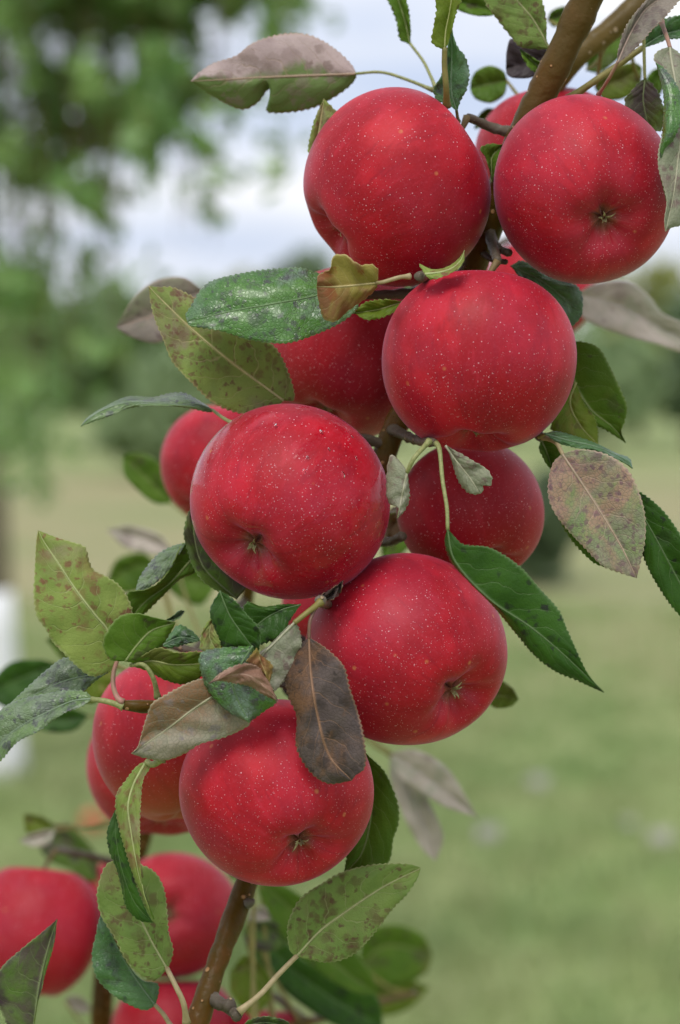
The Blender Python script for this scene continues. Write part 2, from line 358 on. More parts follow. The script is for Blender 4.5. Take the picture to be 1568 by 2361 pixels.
def hanging_tree():
    D = 9.0
    base = at(-10, 1772, D); base[2] = gz(base[0], base[1]) - .03
    root = empty('orchard_tree', base)
    tag(root, 'large green orchard tree with drooping leafy boughs at the left', 'tree')
    tp = np.array([base, base + [.02, 0, .5], base + [.0, .03, 1.1], base + [-.05, .05, 1.7], base + [-.08, .08, 2.5], base + [-.02, .1, 3.4], base + [-.05, .08, 5.0]])
    v, f = tube(resample(tp, 24), np.linspace(.052, .03, 24), 12, wob=.06); mesh_obj('trunk', v, f, TRUNK, root, base)
    top = base + [-.05, .08, 4.6]
    ends = []          # where the drooping boughs end, seen from the camera, with their distance
    def S(x0, y0, x1, y1, n, dens=1.0, dl=4.2, dh=4.7):
        for _ in range(n):
            u = random.random(); ends.append((x0 + (x1 - x0) * random.random(), y0 + (y1 - y0) * random.random(), dl + (dh - dl) * random.random(), dens))
    S(-120, 60, 660, 130, 24, 1.1); S(-100, 150, 600, 300, 22, 1.05); S(-80, 280, 540, 400, 15)
    S(-60, 420, 280, 640, 20, 1.3); S(-40, 620, 230, 960, 16, 1.2); S(395, 480, 480, 600, 3, .8); S(-40, 950, 110, 1180, 11, .9, 7.5, 9)
    S(80, 440, 290, 560, 6, 1.3); S(540, -60, 690, 30, 9, 1.3); S(330, 210, 600, 340, 10, 1.1); S(250, 420, 330, 560, 3, 1.2); S(400, 440, 490, 580, 5, 1.1); S(-60, 520, 290, 960, 30, 1.1); S(300, 160, 610, 300, 10, 1.1); S(190, 400, 300, 560, 9, 1.3); S(420, 360, 500, 600, 6, 1.3)
    S(-900, 100, -150, 700, 30, .8, 4, 10)
    C = []; bv = []; bf = []; nb = 0
    for (ex, ey, d, dens) in ends:
        E = at(ex, ey, d); rise = .28 + .42 * random.random()
        mid = E * .90 + top * .10; mid[2] = E[2] + rise * .85
        st = top + np.array([random.uniform(-.2, .2), random.uniform(-.3, .3), random.uniform(-.4, .9)])
        path = resample([st, (st + mid) / 2 + [0, 0, .9], mid, E + [0, 0, rise * .3], E], 90)
        v, f = tube(path, np.linspace(.0045, .0007, 90), 4, cap=False); bv.append(v); bf += [tuple(i + nb for i in q) for q in f]; nb += len(v)
        nc = int(9 * dens); u = .89 + .11 * rng.random(nc) ** .9       # leaves sit in rosettes along the bough, with gaps between
        cc = path[np.clip((u * 89).astype(int), 0, 89)] + rng.normal(0, .06, (nc, 3))
        k = rng.integers(0, nc, nc * 8); C.append(cc[k] + rng.normal(0, .022, (nc * 8, 3)))
    mesh_obj('bough', np.vstack(bv), bf, BARK, root, top)
    C = np.vstack(C)
    # gaps between the twigs
    for _ in range(230):
        h = at(random.uniform(-80, 600), random.uniform(0, 1000) ** 1.0, 4.45); r = random.uniform(.012, .036)
        C = C[(((C - h) / [r + .014, .55, r + .014]) ** 2).sum(1) > 1]
    v, f = leaf_cloud(C, .050, .031, .5)
    mesh_obj('crown', v, f, foliage_mat('orchard_foliage', (.18, .33, .10), (.28, .42, .14), (.36, .43, .19), 4), root, top, smooth=False)
    # white trunk guard
    gb = at(-10, 1772, D); gb[2] = base[2] + .03
    n = 26; vv = []; ff = []
    R0 = .112
    prof = [(R0 * 1.02, 0), (R0, .05), (R0 * .86, .3), (R0 * .70, .55), (R0 * .62, .70), (R0 * .59, .70), (R0 * .9, .04)]
    for (r, z) in prof:
        for j in range(n):
            a = 2 * math.pi * j / n; rr = r * (1 + .02 * math.sin(4 * a + z * 9)); vv.append((gb[0] + rr * math.cos(a), gb[1] + rr * math.sin(a), gb[2] + z))
    for i in range(len(prof) - 1):
        for j in range(n):
            k = (j + 1) % n; ff.append((i * n + j, i * n + k, (i + 1) * n + k, (i + 1) * n + j))
    gm = plain_mat('guard_plastic', (.84, .84, .86), (.78, .78, .80), 12, .5, .2, .004)
    tag(mesh_obj('trunk_guard', vv, ff, gm, origin=gb), 'white plastic guard wrapped round the foot of the orchard tree trunk', 'trunk guard')
hanging_tree()

def bg_tree(name, label, x, ytop, ybase, D, wpx, mats, n=1500, leaf=.16, squat=1.0, group=None, cat='tree', trunk=True):
    "tree whose foot stands on the lawn at distance D; width and top measured in the photo"
    b = at(x, ybase, D); b[2] = gz(b[0], b[1]) - .02
    topz = at(x, ytop, D)[2]; H = topz - b[2]; Wm = wpx * K * D / 2
    root = empty(name, b); tag(root, label, cat, group)
    tp = [b, b + [.02 * H, 0, .25 * H], b + [-.02 * H, 0, .55 * H], b + [0, 0, .85 * H]]
    if trunk:
        v, f = tube(resample(tp, 10), np.linspace(.035 * H, .01 * H, 10), 8); mesh_obj('trunk', v, f, TRUNK, root, b)
    lo = .18 if trunk else .03
    # clumps through the crown
    nc = 26; cl = rng.normal(size=(nc, 3)); cl /= np.linalg.norm(cl, axis=1)[:, None]; cl *= rng.random((nc, 1)) ** .4
    cen = b + [0, 0, H * (lo + (1 - lo) / 2)]
    P = cen + cl * [Wm * .85, Wm * .85, H * (1 - lo) / 2 * .85]
    sz = (.16 + .16 * rng.random(nc)) * min(Wm * 2, H)
    k = rng.integers(0, nc, n); o = rng.normal(size=(n, 3)); o /= np.linalg.norm(o, axis=1)[:, None]; o *= rng.random((n, 1)) ** .35
    C = P[k] + o * sz[k][:, None]; C[:, 2] = np.maximum(C[:, 2], b[2] + .05)
    v, f = leaf_cloud(C, leaf, leaf * .62, .2); mesh_obj('crown', v, f, mats, root, cen, smooth=False)
    return root
FD = foliage_mat('far_dark', (.16, .23, .12), (.19, .27, .14), (.22, .29, .15), .8)
FM = foliage_mat('far_mid', (.19, .30, .12), (.24, .35, .14), (.28, .37, .16), .8)
FY = foliage_mat('far_yellow', (.32, .35, .10), (.38, .40, .13), (.26, .31, .09), .8)
FG = foliage_mat('far_grey', (.25, .35, .17), (.30, .40, .20), (.34, .42, .22), .8)
far = [('shade_tree', 'dark green tree standing far off behind the uppermost left apple', 690, 548, 1000, 46, 150, FD),
       ('shade_tree', 'bright yellow-green tree far off left of the top centre apple', 590, 592, 1000, 52, 210, FY),
       ('shade_tree', 'grey-green tree far off above the blurred left apple', 440, 612, 1005, 50, 230, FG),
       ('shade_tree', 'mid green tree far off behind the drooping orchard boughs', 250, 640, 1000, 48, 260, FM),
       ('shade_tree', 'mid green tree far off at the left edge of the picture', 40, 600, 1005, 50, 280, FM),
       ('shade_tree', 'yellow-green tree far off below the top right apple', 1470, 600, 990, 55, 240, FY),
       ('shade_tree', 'tall dark tree far off at the right edge', 1590, 660, 1000, 46, 150, FD),
       ('shade_tree', 'grey-green tree far off right of the middle right apple', 1400, 770, 1000, 44, 220, FG),
       ('shade_tree', 'mid green tree far off behind the two top apples', 1180, 620, 1000, 52, 260, FM),
       ('shade_tree', 'mid green tree far off behind the middle apples', 910, 610, 1000, 50, 260, FM)]
for (nm, lb, x, yt, yb, D, wp, m) in far:
    bg_tree(nm, lb, x, yt, yb, D, wp, m, 1700, .42, group='trees along the far side of the lawn')
bg_tree('shrub', 'low dark green shrub on the lawn right of the shaded middle apple', 1255, 1085, 1345, 17, 190, foliage_mat('shrub_leaf', (.11, .17, .08), (.14, .20, .10), (.17, .23, .11), 2), 2600, .10, cat='shrub', trunk=False)
bg_tree('shrub', 'grey-green shrub on the lawn under the far trees at the left', 380, 800, 1030, 34, 330, FG, 2200, .26, cat='shrub', trunk=False)

# the wood beyond the field
nw_ = 12000; wx_ = rng.uniform(-110, 110, nw_); hh_ = 3.6 + .8 * np.sin(wx_ * .31) + .6 * np.sin(wx_ * .83 + 2); wz_ = hh_ * rng.random(nw_) ** .7
v, f = leaf_cloud(np.stack([wx_, 82 + rng.normal(0, 1.6, nw_) + .002 * wx_ ** 2, wz_], 1), .95, .6, .1)
tag(mesh_obj('distant_wood', v, f, FM, origin=(0, 82, 0), smooth=False), 'low green wood far off beyond the lawn', 'wood', kind='stuff')

# pale fallen leaves lying in the grass
FALL = plain_mat('fallen_leaf', (.42, .39, .38), (.34, .31, .30), 40, .6)
for (x, y, lb) in ((1240, 1826, 'pale fallen leaf on the lawn, farthest from the camera'), (1125, 1955, 'pale fallen leaf on the lawn below the hanging grey leaves'),
                   (1522, 1968, 'pale fallen leaf on the lawn near the right edge'), (1450, 1925, 'small dull fallen leaf on the lawn, second from the right edge')):
    tz = 1.5 / ((y - 860) * K); c = at(x, y, tz); c[2] = gz(c[0], c[1]) + .03
    r = .036 if 'small' not in lb else .02
    vv = []; ff = []
    for i in range(9):
        t = i / 8
        for j in range(5):
            s = (j - 2) / 2; w = math.sin(math.pi * min(1, t * .95 + .02)) ** .8 * .55
            vv.append(c + np.array([(t - .5) * 2 * r, s * w * r * .8, r * (.55 * s * s + .5 * (t - .5) ** 2 + .5 * s)]))
    for i in range(8):
        for j in range(4): ff.append((i * 5 + j, i * 5 + j + 1, (i + 1) * 5 + j + 1, (i + 1) * 5 + j))
    tag(mesh_obj('fallen_leaf', vv, ff, FALL, origin=c), lb, 'leaf', 'pale leaves fallen on the lawn')
# ------------------------------------------------------------------ the fruiting branches
def D(mm): return FOC + mm / 1000.0
def path3(reg, pts):
    a = px(reg, pts); return at(a[:, 0], a[:, 1], np.array([D(p[2]) for p in pts]))
MAINP = [(1400, -110, 4), (1347, 10, 8), (1292, 130, 12), (1232, 250, 17), (1170, 400, 27), (1128, 520, 33), (1080, 640, 44), (1000, 820, 47), (905, 1000, 50), (840, 1200, 52),
         (770, 1420, 50), (690, 1650, 50), (612, 1900, 46), (560, 2060, 36), (508, 2200, 22), (457, 2350, 12), (425, 2450, 8)]
MAINR = [38, 37, 36, 36, 35, 34, 32, 31, 30, 30, 29, 28, 27, 27, 25, 28, 31]
mp_ = path3('F', MAINP)
main = empty('apple_branch', mp_[0])
tag(main, 'brown apple branch bending down through the fruit, carrying the sharp leaves', 'branch')
n = 150
pp = resample(np.hstack([mp_, np.array(MAINR)[:, None] * K * FOC]), n)
rad = pp[:, 3] * (1 + .06 * np.sin(np.arange(n) * .9) * rng.random(n) + .03 * rng.normal(size=n))
for i0, w in ((27, .10), (70, .12), (118, .10), (131, .16)):       # swollen nodes
    rad *= 1 + w * np.exp(-((np.arange(n) - i0) / 1.6) ** 2)
v, f = tube(pp[:, :3], rad, 20, wob=.02); mesh_obj('branch_wood', v, f, BARK, main, mp_[0])
def spur(reg, pts, r0, r1, parent, mat=None, knob=0.0):
    P = resample(path3(reg, pts), 16); r = np.linspace(r0, r1, 16) / 1000
    r = r * (1 + .13 * np.sin(np.arange(16) * 2.9))
    if knob: r = r * (.8 + .7 * knob * np.exp(-((np.arange(16) - 13.5) / 1.8) ** 2))
    v, f = tube(P, r, 10, wob=.10); return mesh_obj('spur', v, f, mat or SPUR, parent, P[0])
spur('F', [(1065, 640, 30), (1010, 640, 0), (965, 637, -28)], 3.2, 2.0, main, knob=.4)
spur('F', [(1125, 535, 30), (1150, 572, 22), (1176, 584, 14)], 2.4, 1.3, main, knob=.6)
spur('F', [(1115, 585, 34), (1140, 600, 26), (1168, 604, 20)], 1.9, 1.1, main, knob=.3)
spur('F', [(905, 990, 46), (960, 1015, 10), (1000, 1020, -26)], 3.0, 1.8, main, knob=.3)
spur('F', [(780, 1400, 46), (760, 1395, 0), (737, 1384, -34)], 3.2, 2.2, main, knob=.3)
spur('F', [(690, 1640, 46), (560, 1640, 10), (420, 1630, -22), (345, 1630, -30), (285, 1625, -34)], 3.6, 2.0, main, BARK, knob=.5)
spur('F', [(490, 2300, 14), (510, 2316, 8), (535, 2318, 2)], 3.6, 2.4, main, knob=.5)
spur('F', [(520, 2318, 8), (540, 2335, 2), (548, 2345, -2)], 3.0, 2.2, main, knob=.3)
spur('F', [(850, 1240, 50), (895, 1250, 40), (930, 1235, 30)], 2.8, 2.0, main, knob=.3)
spur('F', [(1060, 660, 44), (1160, 860, 52), (1225, 980, 38), (1250, 1010, 10)], 3.0, 2.0, main, knob=.3)
spur('F', [(720, 1560, 50), (600, 1440, 40), (530, 1395, 30)], 2.6, 1.8, main, knob=.3)
spur('F', [(1060, 660, 46), (850, 680, 20), (760, 650, 12)], 2.4, 1.6, main)
for i0, w in ((128, 0), (121, 0)):    # bud scars on the lower wood
    c = pp[i0, :3]; side = RT * (pp[i0, 3]) * (1 if i0 == 128 else -1)
    P = resample([c + side * .6 - FW * .003, c + side * 1.15 - FW * .004 + UP * .001, c + side * 1.3 - FW * .004 + UP * .0022], 6)
    v, f = tube(P, [.0022, .0022, .0020, .0016, .0011, .0006], 8); mesh_obj('bud', v, f, SPUR, main, P[0])

bp = path3('F', [(1560, -90, 110), (1480, 0, 100), (1400, 75, 96), (1330, 130, 92), (1250, 240, 96), (1200, 420, 104)])
second = empty('apple_branch', bp[0]); tag(second, 'blurred olive-brown branch crossing behind the main one, top right', 'branch')
v, f = tube(resample(bp, 40), np.linspace(.0054, .0046, 40), 14, wob=.03); mesh_obj('branch_wood', v, f, BARK2, second, bp[0])
lp = path3('F', [(240, 2470, 380), (235, 2330, 370), (250, 2180, 372), (300, 2020, 368), (335, 1910, 366), (350, 1800, 350)])
third = empty('apple_branch', lp[0]); tag(third, 'blurred dark branch behind the lower left apples', 'branch')
v, f = tube(resample(lp, 40), np.linspace(.0065, .0042, 40), 12, wob=.03); mesh_obj('branch_wood', v, f, BARK, third, lp[0])

fp_ = path3('F', [(350, 1805, 352), (430, 1600, 325), (565, 1400, 290), (562, 1150, 252), (545, 960, 216), (600, 820, 182), (690, 690, 145)])
v, f = tube(resample(fp_, 50), np.linspace(.0042, .0022, 50), 10, wob=.03); mesh_obj('side_twig', v, f, BARK, third, fp_[0])
gp_ = path3('F', [(428, 2440, 10), (520, 2420, 150), (640, 2380, 270), (800, 2330, 380), (960, 2290, 470)])
v, f = tube(resample(gp_, 40), np.linspace(.0042, .0020, 40), 10, wob=.03); mesh_obj('side_twig', v, f, BARK, main, gp_[0])
WOOD = np.vstack([pp[:, :3], resample(bp, 60), resample(lp, 60), resample(fp_, 60), resample(gp_, 60)])
WOWN = [main] * n + [second] * 60 + [third] * 120 + [main] * 60
def nearest_wood(p):
    i = int(np.argmin(((WOOD - p) ** 2).sum(1))); return WOOD[i], WOWN[i]

# ------------------------------------------------------------------ apples
def apple_mat(name, under=False, wet=False, deep=0.0):
    g = G(name); P = g.obj(); q = g.sep(P)
    oi = g.n('ShaderNodeObjectInfo'); rnd = oi.outputs['Random']
    off = g.vec('ADD', P, g.comb(g.math('MULTIPLY', rnd, 3.1), g.math('MULTIPLY', rnd, 1.7), rnd))
    rr_ = g.math('SQRT', g.math('ADD', g.math('MULTIPLY', q[0], q[0]), g.math('MULTIPLY', q[1], q[1])))
    # streaks running from stem to eye
    st = g.vec('MULTIPLY', g.vec('NORMALIZE', g.comb(q[0], q[1], 0.002)), (1, 1, 1))
    sv = g.comb(g.sep(st)[0], g.sep(st)[1], g.math('MULTIPLY', q[2], 9.0))
    sv = g.vec('ADD', sv, g.comb(g.math('MULTIPLY', rnd, 9), 0, 0))
    streak = g.noise(sv, 7.5, 4, .62)
    cloud = g.noise(off, 34, 3, .55)
    c = g.mix(g.sm(cloud, .40, .62), (.300, .0040, .011), (.450, .0095, .020))
    c = g.mix(g.math('MULTIPLY', g.sm(streak, .52, .72), .55), c, (.215, .003, .012))
    c = g.mix(g.math('MULTIPLY', g.sm(streak, .46, .30), .38), c, (.49, .020, .040))
    big = g.noise(off, 17, 3, .6, .5); c = g.mix(g.math('MULTIPLY', g.sm(big, .45, .66), .42), c, (.20, .0045, .013))
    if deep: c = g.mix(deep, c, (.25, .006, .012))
    # waxy bloom, patchy
    bl = g.noise(off, 26, 4, .6); c = g.mix(g.math('MULTIPLY', g.sm(bl, .42, .66), .24), c, (.37, .034, .075))
    fine = g.noise(off, 900, 2); c = g.mix(g.math('MULTIPLY', g.sm(fine, .50, .75), .12), c, (.46, .08, .12))
    # lenticels
    nw = g.noise(off, 60, 1, out='Color')
    v = g.voro(off, 660); vr = g.sep(v.outputs['Color'])
    rad = g.math('MULTIPLY_ADD', g.math('POWER', vr[0], 2.2), .11, .080)
    dot = g.math('SUBTRACT', 1.0, g.sm(v.outputs['Distance'], g.math('MULTIPLY', rad, .55), g.math('MULTIPLY', rad, 1.25)))
    v2 = g.voro(off, 900); vr2 = g.sep(v2.outputs['Color'])
    rad2 = g.math('MULTIPLY_ADD', vr2[0], .10, .075)
    dot2 = g.math('SUBTRACT', 1.0, g.sm(v2.outputs['Distance'], g.math('MULTIPLY', rad2, .55), g.math('MULTIPLY', rad2, 1.3)))
    dot2 = g.math('MULTIPLY', dot2, g.sm(q[2], .004, -.022)); dot = g.math('MULTIPLY', dot, g.sm(q[2], -.034, -.022, .35, 1.0))
    dd = g.math('MAXIMUM', dot, g.math('MULTIPLY', dot2, .8))
    c = g.mix(g.math('MULTIPLY', dd, .80), c, (.66, .36, .40))
    # few russet flecks
    vf = g.voro(off, 120); vfr = g.sep(vf.outputs['Color'])
    fl = g.math('MULTIPLY', g.math('SUBTRACT', 1, g.sm(vf.outputs['Distance'], .05, .15)), g.math('GREATER_THAN', vfr[0], .78))
    c = g.mix(g.math('MULTIPLY', fl, g.math('MULTIPLY', g.noise(off, 700, 2), .9)), c, (.50, .20, .07))
    # eye basin is green-brown and downy; stem hollow yellow-russet
    eye = g.math('MULTIPLY', g.sm(rr_, .0075, .0025), g.sm(q[2], -.015, -.022))
    c = g.mix(g.math('MULTIPLY', eye, .65), c, (.10, .085, .035))
    fuzz = g.math('MULTIPLY', g.sm(rr_, .015, .004), g.sm(q[2], -.015, -.02)); fz = g.noise(sv, 26, 3)
    c = g.mix(g.math('MULTIPLY', g.math('MULTIPLY', fuzz, g.sm(fz, .4, .7)), .16), c, (.52, .22, .18))
    stm = g.math('MULTIPLY', g.sm(rr_, .012, .003), g.sm(q[2], .012, .018))
    c = g.mix(g.math('MULTIPLY', stm, .7), c, (.33, .17, .05))
    if under: c = g.mix(g.math('MULTIPLY', g.sm(q[2], -.008, -.034), .55), c, (.42, .10, .03))
    rgh = g.math('MULTIPLY_ADD', g.noise(off, 55, 3), .30, .36)
    hb = g.math('ADD', g.math('MULTIPLY', g.noise(off, 680, 3), .55), g.math('MULTIPLY', dd, .25))
    hb = g.math('ADD', hb, g.math('MULTIPLY', g.noise(off, 40, 3), .9))
    if wet:
        wm = g.sm(g.noise(g.vec('MULTIPLY', off, (1, 1, .55)), 62, 4, .6, .4), .52, .57)
        rgh = g.math('MULTIPLY', rgh, g.math('MULTIPLY_ADD', wm, -.72, 1.0)); hb = g.math('ADD', hb, g.math('MULTIPLY', wm, .5))
    nb = g.bump(hb, .26, .0006)
    return g.end(g.bsdf(c, rgh, Normal=nb, Specular_IOR_Level=.22, Sheen_Weight=.17, Sheen_Roughness=.32, Sheen_Tint=(.80, .58, .92)))
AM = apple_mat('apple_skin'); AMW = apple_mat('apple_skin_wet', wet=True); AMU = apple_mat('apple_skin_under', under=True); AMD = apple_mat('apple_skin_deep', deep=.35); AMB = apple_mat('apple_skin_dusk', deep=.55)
SEP = plain_mat('sepal', (.42, .37, .19), (.18, .14, .07), 500, .7); STEM = plain_mat('apple_stem', (.14, .09, .04), (.20, .15, .06), 300, .6)

def apple_mesh(R, seed, lo=False, hr=.94):
    r_ = np.random.default_rng(seed); nph, nth = (40, 48) if lo else (88, 112)
    ph = np.linspace(0, math.pi, nph)[:, None]; th = np.linspace(0, 2 * math.pi, nth, endpoint=False)[None, :]
    lob = r_.uniform(0, 6.28); a2, p2 = r_.uniform(.012, .03), r_.uniform(0, 6.28); a3, p3 = r_.uniform(.006, .016), r_.uniform(0, 6.28)
    rho = np.sin(ph) ** .93
    low = np.clip((ph - 1.5) / 1.64, 0, 1)
    side = 1 + a2 * np.cos(2 * th + p2) + a3 * np.cos(3 * th + p3) + .018 * low * np.cos(5 * th + lob)
    rad = R * rho * side * (1 - .055 * low ** 1.4 + .02 * np.sin(ph) * np.cos(ph))
    z = R * hr * np.sign(np.cos(ph)) * np.abs(np.cos(ph)) ** .96 * np.ones_like(th)
    z = z - R * .44 * np.exp(-(np.sin(ph) / .30) ** 2) * (ph < 1.57) * np.ones_like(th)
    e = math.pi - ph
    z = z + R * (.27 * np.exp(-(e / .27) ** 2) + .03 * np.exp(-(e / .5) ** 2) * (1 + np.cos(5 * th + lob))) * (ph > 1.57)
    z = z + R * r_.uniform(.02, .05) * np.cos(th + p2) * np.sin(ph)
    V = np.stack([rad * np.cos(th), rad * np.sin(th), z], -1).reshape(-1, 3)
    F = [(i * nth + j, (i + 1) * nth + j, (i + 1) * nth + (j + 1) % nth, i * nth + (j + 1) % nth) for i in range(nph - 1) for j in range(nth)]
    return V, F, z[-1].mean(), z[0].mean()
def calyx_mesh(R, zc, seed):
    r_ = random.Random(seed); V = []; F = []
    s = R / .037 * .74
    for k in range(6):
        a = k * 2 * math.pi / 5 + r_.uniform(-.3, .3); L = s * r_.uniform(.0026, .0062); w = s * r_.uniform(.0006, .0011)
        if k == 5: a = r_.uniform(0, 6.28); L *= .7
        n = 7; b0 = len(V); tw = r_.uniform(-.9, .9); out = r_.uniform(.15, 1.15)
        for i in range(n):
            t = i / (n - 1); rr = s * .0009 + L * out * t ** 1.3; zz = zc - L * .72 * math.sin(t * 1.9) * (1.15 - .4 * out) - s * .0004
            aa = a + tw * t * .6; ww = w * (1 - t) ** .7 * (1 + .3 * math.sin(6 * t)) + s * .00012
            cx, cy = rr * math.cos(aa), rr * math.sin(aa); tx, ty = -math.sin(aa + tw * t), math.cos(aa + tw * t)
            V += [(cx - tx * ww, cy - ty * ww, zz), (cx, cy, zz - s * .0004), (cx + tx * ww, cy + ty * ww, zz)]
        for i in range(n - 1):
            for j in range(2): F.append((b0 + i * 3 + j, b0 + i * 3 + j + 1, b0 + i * 3 + j + 4, b0 + i * 3 + j + 3))
    return V, F
_ai = 0
ROOTS = []
def apple(label, x, y, r, mm, cal, mat=None, lo=False, hr=.94, group='apples on the main branch', spin=None, droplets=None, stemlen=.016):
    global _ai; _ai += 1
    d = D(mm); R = r * K * d; c = at(x, y, d); c[2] = gz(c[0], c[1]) + R * .9 + .012 if mm > 1000 else c[2]; zaxis = -cdir(cal)
    root = empty('apple', c); tag(root, label, 'apple', group)
    q = Vector(zaxis).to_track_quat('Z', 'Y') @ Quaternion((0, 0, 1), spin if spin is not None else random.uniform(0, 6.28))
    root.rotation_mode = 'QUATERNION'; ROOTS.append((root, c, R, x, y, d)); root.rotation_quaternion = q
    V, F, zc, zs = apple_mesh(R, 100 + _ai, lo, hr)
    # fit: the silhouette keeps the measured size
    WLOC[root.name] = np.zeros(3)
    mesh_obj('fruit_body', V, F, mat or AM, root, (0, 0, 0))
    cv, cf = calyx_mesh(R, zc - R * .035, 7 * _ai); o = mesh_obj('calyx', cv, cf, SEP, root, (0, 0, zc))
    sp = resample([(0, 0, zs - .001), (.0006, 0, zs + stemlen * .5), (.003, .001, zs + stemlen), (.006, .002, zs + stemlen * 1.35)], 10)
    v, f = tube(sp, np.r_[np.linspace(.0012, .0011, 8), .0014, .0017], 8); mesh_obj('stem', v, f, STEM, root, (0, 0, zs))
    if mm < 1000:       # the woody spur that carries the stalk
        tip = np.array(c) + np.array(q @ Vector(sp[-1])); w, own = nearest_wood(tip)
        m_ = (tip + w) / 2 + FW * .006
        P = resample([w, m_, tip], 14); v, f = tube(P, np.linspace(.0026, .0017, 14) * (1 + .12 * np.sin(np.arange(14) * 2.3)), 8, wob=.08); mesh_obj('spur', v, f, SPUR, own, P[0])
    return root
g2 = 'blurred apples of the lower left branch'
apple('plump red apple at the top centre, its eye at the left edge', 912, 434, 221, 12, (-.79, -.60, .14), hr=.96)
apple('red apple at the top right with open eye, cupped by a hanging grey-green leaf', 1350, 440, 214, 0, (.19, -.52, .83))
apple('wide red apple hanging at the right middle, eye hidden underneath', 1101, 834, 225, -8, (-.05, -.985, .20), hr=.95)
apple('wet red apple at the left middle with a pale shine and green eye', 667, 1158, 229, -4, (-.46, -.56, .69), AMW, hr=.98, spin=1.0)
apple('large red apple right of the dead brown leaf, eye at its lower right', 940, 1500, 226, 8, (.60, -.50, .63), hr=.98)
apple('red apple at the bottom centre, half covered by the dead brown leaf tip', 638, 1829, 221, -2, (.36, -.62, .70))
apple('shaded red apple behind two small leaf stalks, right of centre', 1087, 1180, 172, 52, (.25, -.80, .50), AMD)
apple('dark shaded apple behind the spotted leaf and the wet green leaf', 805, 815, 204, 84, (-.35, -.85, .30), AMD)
apple('blurred purplish apple behind the wet apple, at its left', 510, 1076, 143, 210, (-.3, -.85, .35), lo=True)
apple('red apple at the lower left behind the browning leaf and bud twig', 428, 1697, 215, 66, (.15, -.95, .2), AMU)
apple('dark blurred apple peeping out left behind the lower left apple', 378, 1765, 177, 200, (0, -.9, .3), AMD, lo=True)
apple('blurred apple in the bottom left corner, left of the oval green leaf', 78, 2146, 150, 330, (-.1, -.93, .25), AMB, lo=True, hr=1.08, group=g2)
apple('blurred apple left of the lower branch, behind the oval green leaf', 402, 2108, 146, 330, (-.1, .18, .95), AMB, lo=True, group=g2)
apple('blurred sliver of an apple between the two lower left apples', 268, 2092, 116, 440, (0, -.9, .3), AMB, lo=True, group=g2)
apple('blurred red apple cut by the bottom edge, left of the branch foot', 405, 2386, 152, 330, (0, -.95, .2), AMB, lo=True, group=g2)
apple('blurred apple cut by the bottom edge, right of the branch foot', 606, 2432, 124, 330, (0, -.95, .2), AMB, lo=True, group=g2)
apple('purplish apple behind the branch between the two top apples', 1272, 366, 177, 112, (.1, -.93, .2), lo=False)
apple('blurred apple hidden behind the right hand pair, a sliver beside a dark leaf', 1245, 668, 128, 330, (0, -.95, .2), lo=True)
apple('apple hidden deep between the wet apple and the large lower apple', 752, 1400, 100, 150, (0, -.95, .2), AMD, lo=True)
apple('small blurred orange-red windfall apple lying on the lawn above the bottom left apples', 215, 1917, 28, 6900, (.6, .3, .6), plain_mat('windfall_skin', (.62, .16, .07), (.50, .10, .05), 60, .4), lo=True, group='windfall apples')
# drops of water on the wet apple
g = G('water'); WATER = g.end(g.bsdf((1, 1, 1), .02, IOR=1.33, Transmission_Weight=1.0))
wr, wc, wR, wx, wy, wd = ROOTS[3]
for (dx, dy, r) in ((742, 1000, .9), (790, 1098, 1.3), (776, 1122, 1.0), (712, 1060, .8), (705, 1092, 1.1), (742, 1092, .9), (760, 1040, .7), (820, 1060, .8), (640, 985, .7), (812, 1010, .6), (690, 1130, .7), (860, 1120, .6), (752, 1150, .6)):
    ox, oy = (dx - wx) * K * wd / wR, (wy - dy) * K * wd / wR
    nn = RT * ox + UP * oy - FW * math.sqrt(max(.05, 1 - ox * ox - oy * oy)); p0 = wc + nn * wR * .992
    e1 = np.cross(nn, UP); e1 /= np.linalg.norm(e1); e2 = np.cross(e1, nn); r = r / 1000
    V = []; F = []; n1, n2 = 5, 12
    for i in range(n1):
        al = math.pi / 2 * i / (n1 - 1)
        for j in range(n2):
            be = 2 * math.pi * j / n2; V.append(p0 + e1 * (math.cos(be) * math.cos(al) * r * .8) + e2 * (math.sin(be) * math.cos(al) * r * 1.25) + nn * (math.sin(al) * r * .5 + .0002))
    for i in range(n1 - 1):
        for j in range(n2): F.append((i * n2 + j, i * n2 + (j + 1) % n2, (i + 1) * n2 + (j + 1) % n2, (i + 1) * n2 + j))
    F.append(tuple(range(n2))[::-1])
    o = mesh_obj('water_droplet', V, F, WATER, None, p0); o.parent = wr; o.matrix_parent_inverse = (Matrix.Translation(wr.location) @ wr.rotation_quaternion.to_matrix().to_4x4()).inverted()

